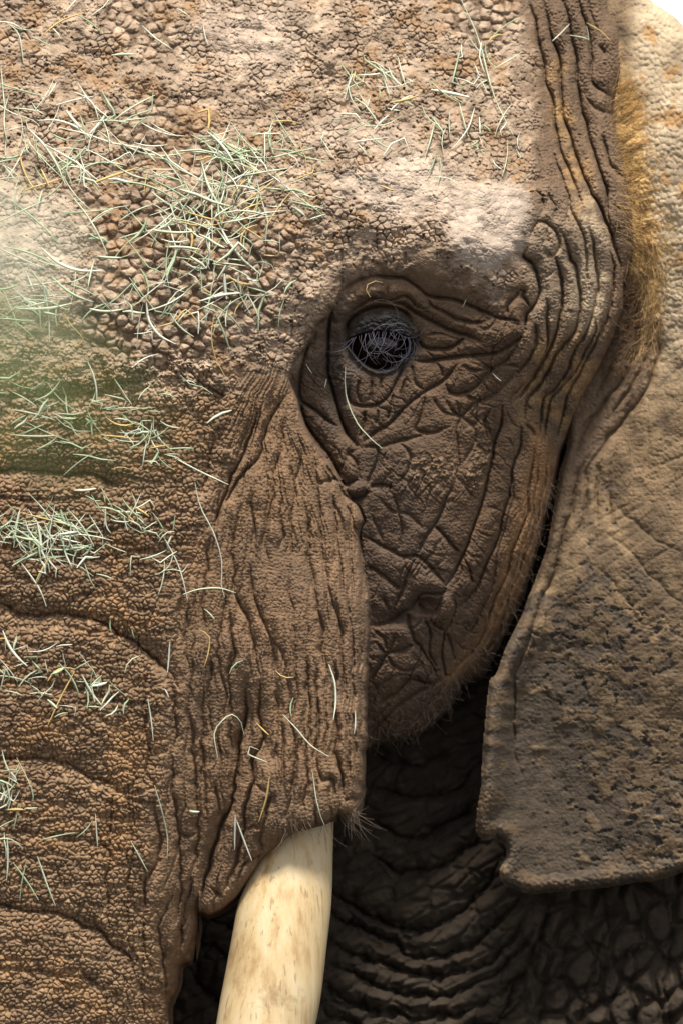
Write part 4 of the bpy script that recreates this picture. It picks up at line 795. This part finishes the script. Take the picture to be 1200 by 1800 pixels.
# loose tangles: (centre, spread, count, length range, main direction, label)
tangles = [
 ((385, 320, 70, 50), 80, (35, 120), -20, "loose hay stalk in the thick tangle on the middle of the forehead"),
 ((330, 420, 100, 60), 120, (30, 110), 20, "loose hay stalk in the thick tangle on the middle of the forehead"),
 ((440, 270, 50, 30), 60, (30, 90), 10, "loose hay stalk in the thick tangle on the middle of the forehead"),
 ((470, 350, 55, 35), 40, (25, 90), 15, "loose hay stalk in the thick tangle on the middle of the forehead"),
 ((160, 290, 80, 60), 90, (30, 110), 30, "loose hay stalk in the thick tangle on the middle of the forehead"),
 ((90, 220, 60, 40), 34, (25, 90), -10, "loose hay stalk in the thick tangle on the middle of the forehead"),
 ((40, 320, 40, 50), 30, (25, 80), 50, "loose hay stalk in the thick tangle on the middle of the forehead"),
 ((300, 530, 90, 40), 60, (30, 100), 0, "loose hay stalk in the thick tangle on the middle of the forehead"),
 ((400, 480, 60, 60), 50, (25, 90), -50, "loose hay stalk in the thick tangle on the middle of the forehead"),
 ((50, 525, 55, 30), 60, (30, 100), 25, "green hay blade in the tuft where forehead meets trunk"),
 ((180, 735, 90, 40), 70, (20, 70), 0, "green hay blade in small clumps above the first trunk ring"),
 ((265, 775, 30, 25), 40, (18, 50), 30, "green hay blade in small clumps above the first trunk ring"),
 ((50, 720, 50, 30), 22, (25, 80), 10, "green hay blade in small clumps above the first trunk ring"),
 ((50, 935, 50, 22), 80, (30, 100), 5, "hay blade in the dense tuft between the trunk rings"),
 ((125, 960, 45, 30), 70, (25, 80), 25, "hay blade in the dense tuft between the trunk rings"),
 ((220, 905, 40, 25), 40, (20, 60), 60, "hay blade in the dense tuft between the trunk rings"),
 ((290, 970, 25, 40), 16, (20, 60), 80, "hay blade in the dense tuft between the trunk rings"),
 ((40, 1165, 50, 35), 40, (20, 70), 20, "short hay bit scattered on lower trunk"), ((150, 1215, 60, 30), 36, (20, 60), -40, "short hay bit scattered on lower trunk"),
 ((15, 1390, 18, 30), 40, (20, 60), 80, "short hay bit scattered on lower trunk"), ((22, 1500, 12, 50), 10, (30, 80), 85, "short hay bit scattered on lower trunk"), ((140, 1480, 120, 140), 12, (15, 60), 85, "short hay bit scattered on lower trunk"),
 ((680, 190, 50, 40), 50, (15, 70), 30, "fine hay wisp on the pale mud above the brow"), ((840, 110, 40, 60), 24, (20, 80), 70, "fine hay wisp on the pale mud above the brow"), ((835, 240, 45, 40), 24, (15, 60), 60, "fine hay wisp on the pale mud above the brow"),
 ((620, 300, 90, 60), 16, (12, 45), 30, "fine hay wisp on the pale mud above the brow"), ((880, 270, 30, 40), 10, (15, 45), 70, "fine hay wisp on the pale mud above the brow"), ((80, 30, 80, 40), 18, (25, 80), -20, "fine hay wisp high on the bare forehead"), ((400, 100, 150, 90), 10, (15, 40), 20, "fine hay wisp high on the bare forehead"),
 ((480, 1260, 70, 80), 7, (12, 40), 70, "short hay chip stuck on the tusk sheath"), ((330, 1130, 70, 60), 7, (12, 40), 80, "short hay chip stuck on the tusk sheath"),
]
made = []
for (cx, cy, sx, sy), cnt, (l0, l1), dirn, lab in tangles:
    for k_ in range(int(cnt * .62)):
        px = random.gauss(cx, sx * .95); py = random.gauss(cy, sy * .95); ln = (l0 + (l1 - l0) * random.random() ** 1.5) * 1.15
        a = math.radians(dirn + random.gauss(0, 48)); b = random.gauss(0, .16)
        pts = []
        for t in (-.5, -.17, .17, .5):
            aa = a + b * t * 2; pts.append((px + math.cos(aa) * ln * t, py + math.sin(aa) * ln * t))
        bent = random.random() < .35
        if bent: k2 = random.gauss(0, 1.0); pts[-1] = (pts[2][0] + math.cos(a + k2) * ln * .34, pts[2][1] + math.sin(a + k2) * ln * .34)
        if random.random() < .05: pts[-1] = (pts[2][0] + math.cos(a + 1.6) * ln * .3, pts[2][1] + math.sin(a + 1.6) * ln * .3)
        dens = min(1, cnt / 80)
        colr = random.choices(["green", "pale", "white", "straw"], [5, 5, 3, 1.1] if cy > 650 or cnt > 50 else [3, 5, 4, 1.0])[0]
        if max(p_[0] for p_ in pts) > 930 : continue
        made.append((ln, pts, R_(1.6, 2.6) if random.random() < .16 else R_(.65, 1.5), 1.5 + random.random() ** 2 * 9 * dens, colr, lab, bent))
made.sort(key=lambda q: -q[0])
rest = {}
for i, (ln, pts, w, lift, colr, lab, bent) in enumerate(made):
    c, f = hay_tube(pts, w * 1.12, lift, .28, bent)
    if i < 250:
        look = ("broad " if w > 1.5 else "long thin " if ln > 85 else "thin ") + {"green": "green", "pale": "pale green", "white": "whitish", "straw": "yellow straw"}[colr]
        x_, y_ = pts[1]
        place = lab.split(" ", 2)[2] if lab.startswith("loose") else lab
        if "thick tangle" in lab:
            where = "over coarse pebbled hide in the forehead tangle" if y_ > 375 and x_ > 190 else "at the brow end of the forehead tangle" if x_ > 400 else "in the upper heap of the forehead tangle" if x_ > 240 else "on smooth mud beside the forehead tangle"
        elif "dense tuft" in lab: where = "in the dense tuft between two trunk rings"
        elif "meets trunk" in lab: where = "in the tuft where forehead meets trunk"
        elif "first trunk ring" in lab: where = "in small clumps above the first trunk ring"
        elif "lower trunk" in lab: where = "scattered over the lower trunk"
        elif "above the brow" in lab: where = "on the pale mud above the brow"
        elif "sheath" in lab: where = "stuck on the tusk sheath"
        else: where = "high on the bare forehead"
        full = look + " hay blade " + where
        link("hay_stalk", strands_mesh("hay_stalk", [(c, f)]), None, HAY[colr], label=full, category="hay", group=look + " hay " + where)
    else: rest.setdefault(colr, []).append((c, f))
tubes = []; mats = []
for s_, colr in enumerate(rest):
    for c, f in rest[colr]: tubes.append((c, f)); mats += [s_] * len(f)
me = strands_mesh("hay_litter", tubes)
for colr in rest: me.materials.append(HAY[colr])
me.polygons.foreach_set("material_index", np.array(mats, dtype=np.int32))
link("hay_litter", me, None, None, kind="stuff", label="short green and pale hay bits littering the forehead and trunk", category="hay")

# ------------------------------------------------------------------ reed growing between camera and elephant, far out of focus
def near_pt(px, py, d):
    return ((px - 600) * S * d / D0, d - D0, (900 - py) * S * d / D0 + ZC)
def blade_mesh(name, pts, width, thick=0.0006):
    P = np.asarray(pts, float); u = np.linspace(0, len(P) - 1, 24); P = np.stack([np.interp(u, np.arange(len(P)), P[:, q]) for q in range(3)], 1)
    for _ in range(3): P[1:-1] = (P[:-2] + 2 * P[1:-1] + P[2:]) / 4
    c, f = tube_arrays(P, width / 2 * np.clip(np.minimum(np.linspace(.5, 3, 24), np.linspace(3.2, .05, 24)), 0, 1), 6, 0.09)
    return strands_mesh(name, [(c, f)])
M_REED = strand_material("reed_green", (0.20, 0.26, 0.09), .2, .5)
M_REED2 = strand_material("reed_pale", (0.46, 0.50, 0.36), .15, .5)
base = (near_pt(-360, 900, 1.1)[0], 1.1 - D0, 0.0)
reed = bpy.data.objects.new("reed", None); scene.collection.objects.link(reed); reed.location = base; bpy.context.view_layer.update()
reed["label"] = "out-of-focus green reed with drooping leaves in front of the trunk"; reed["category"] = "reed"
z0 = near_pt(0, 1500, 1.1)[2]
c, f = tube_arrays([base, (base[0] + .004, base[1], .8), (base[0], base[1] + .01, 1.6), (base[0] + .003, base[1], 2.40)], [.006, .005, .004, .003], 8)
link("stem", strands_mesh("stem", [(c, f)]), reed, M_REED)
for mat_, w_, pl in ((M_REED2, .0085, [(-360, 760, 1.1), (-200, 420, 1.1), (-60, 360, 1.09), (60, 430, 1.08), (150, 560, 1.07)]), (M_REED, .0075, [(-360, 980, 1.1), (-200, 640, 1.11), (-40, 590, 1.12), (130, 640, 1.12), (300, 800, 1.12)]),
                     (M_REED, .008, [(-360, 1150, 1.1), (-240, 840, 1.1), (-100, 720, 1.1), (40, 740, 1.1), (190, 850, 1.1)]), (M_REED2, .007, [(-360, 700, 1.1), (-250, 520, 1.12), (-120, 500, 1.13), (20, 540, 1.14), (120, 640, 1.14)])):
    link("leaf", blade_mesh("leaf", [near_pt(*q) for q in pl], w_), reed, mat_)
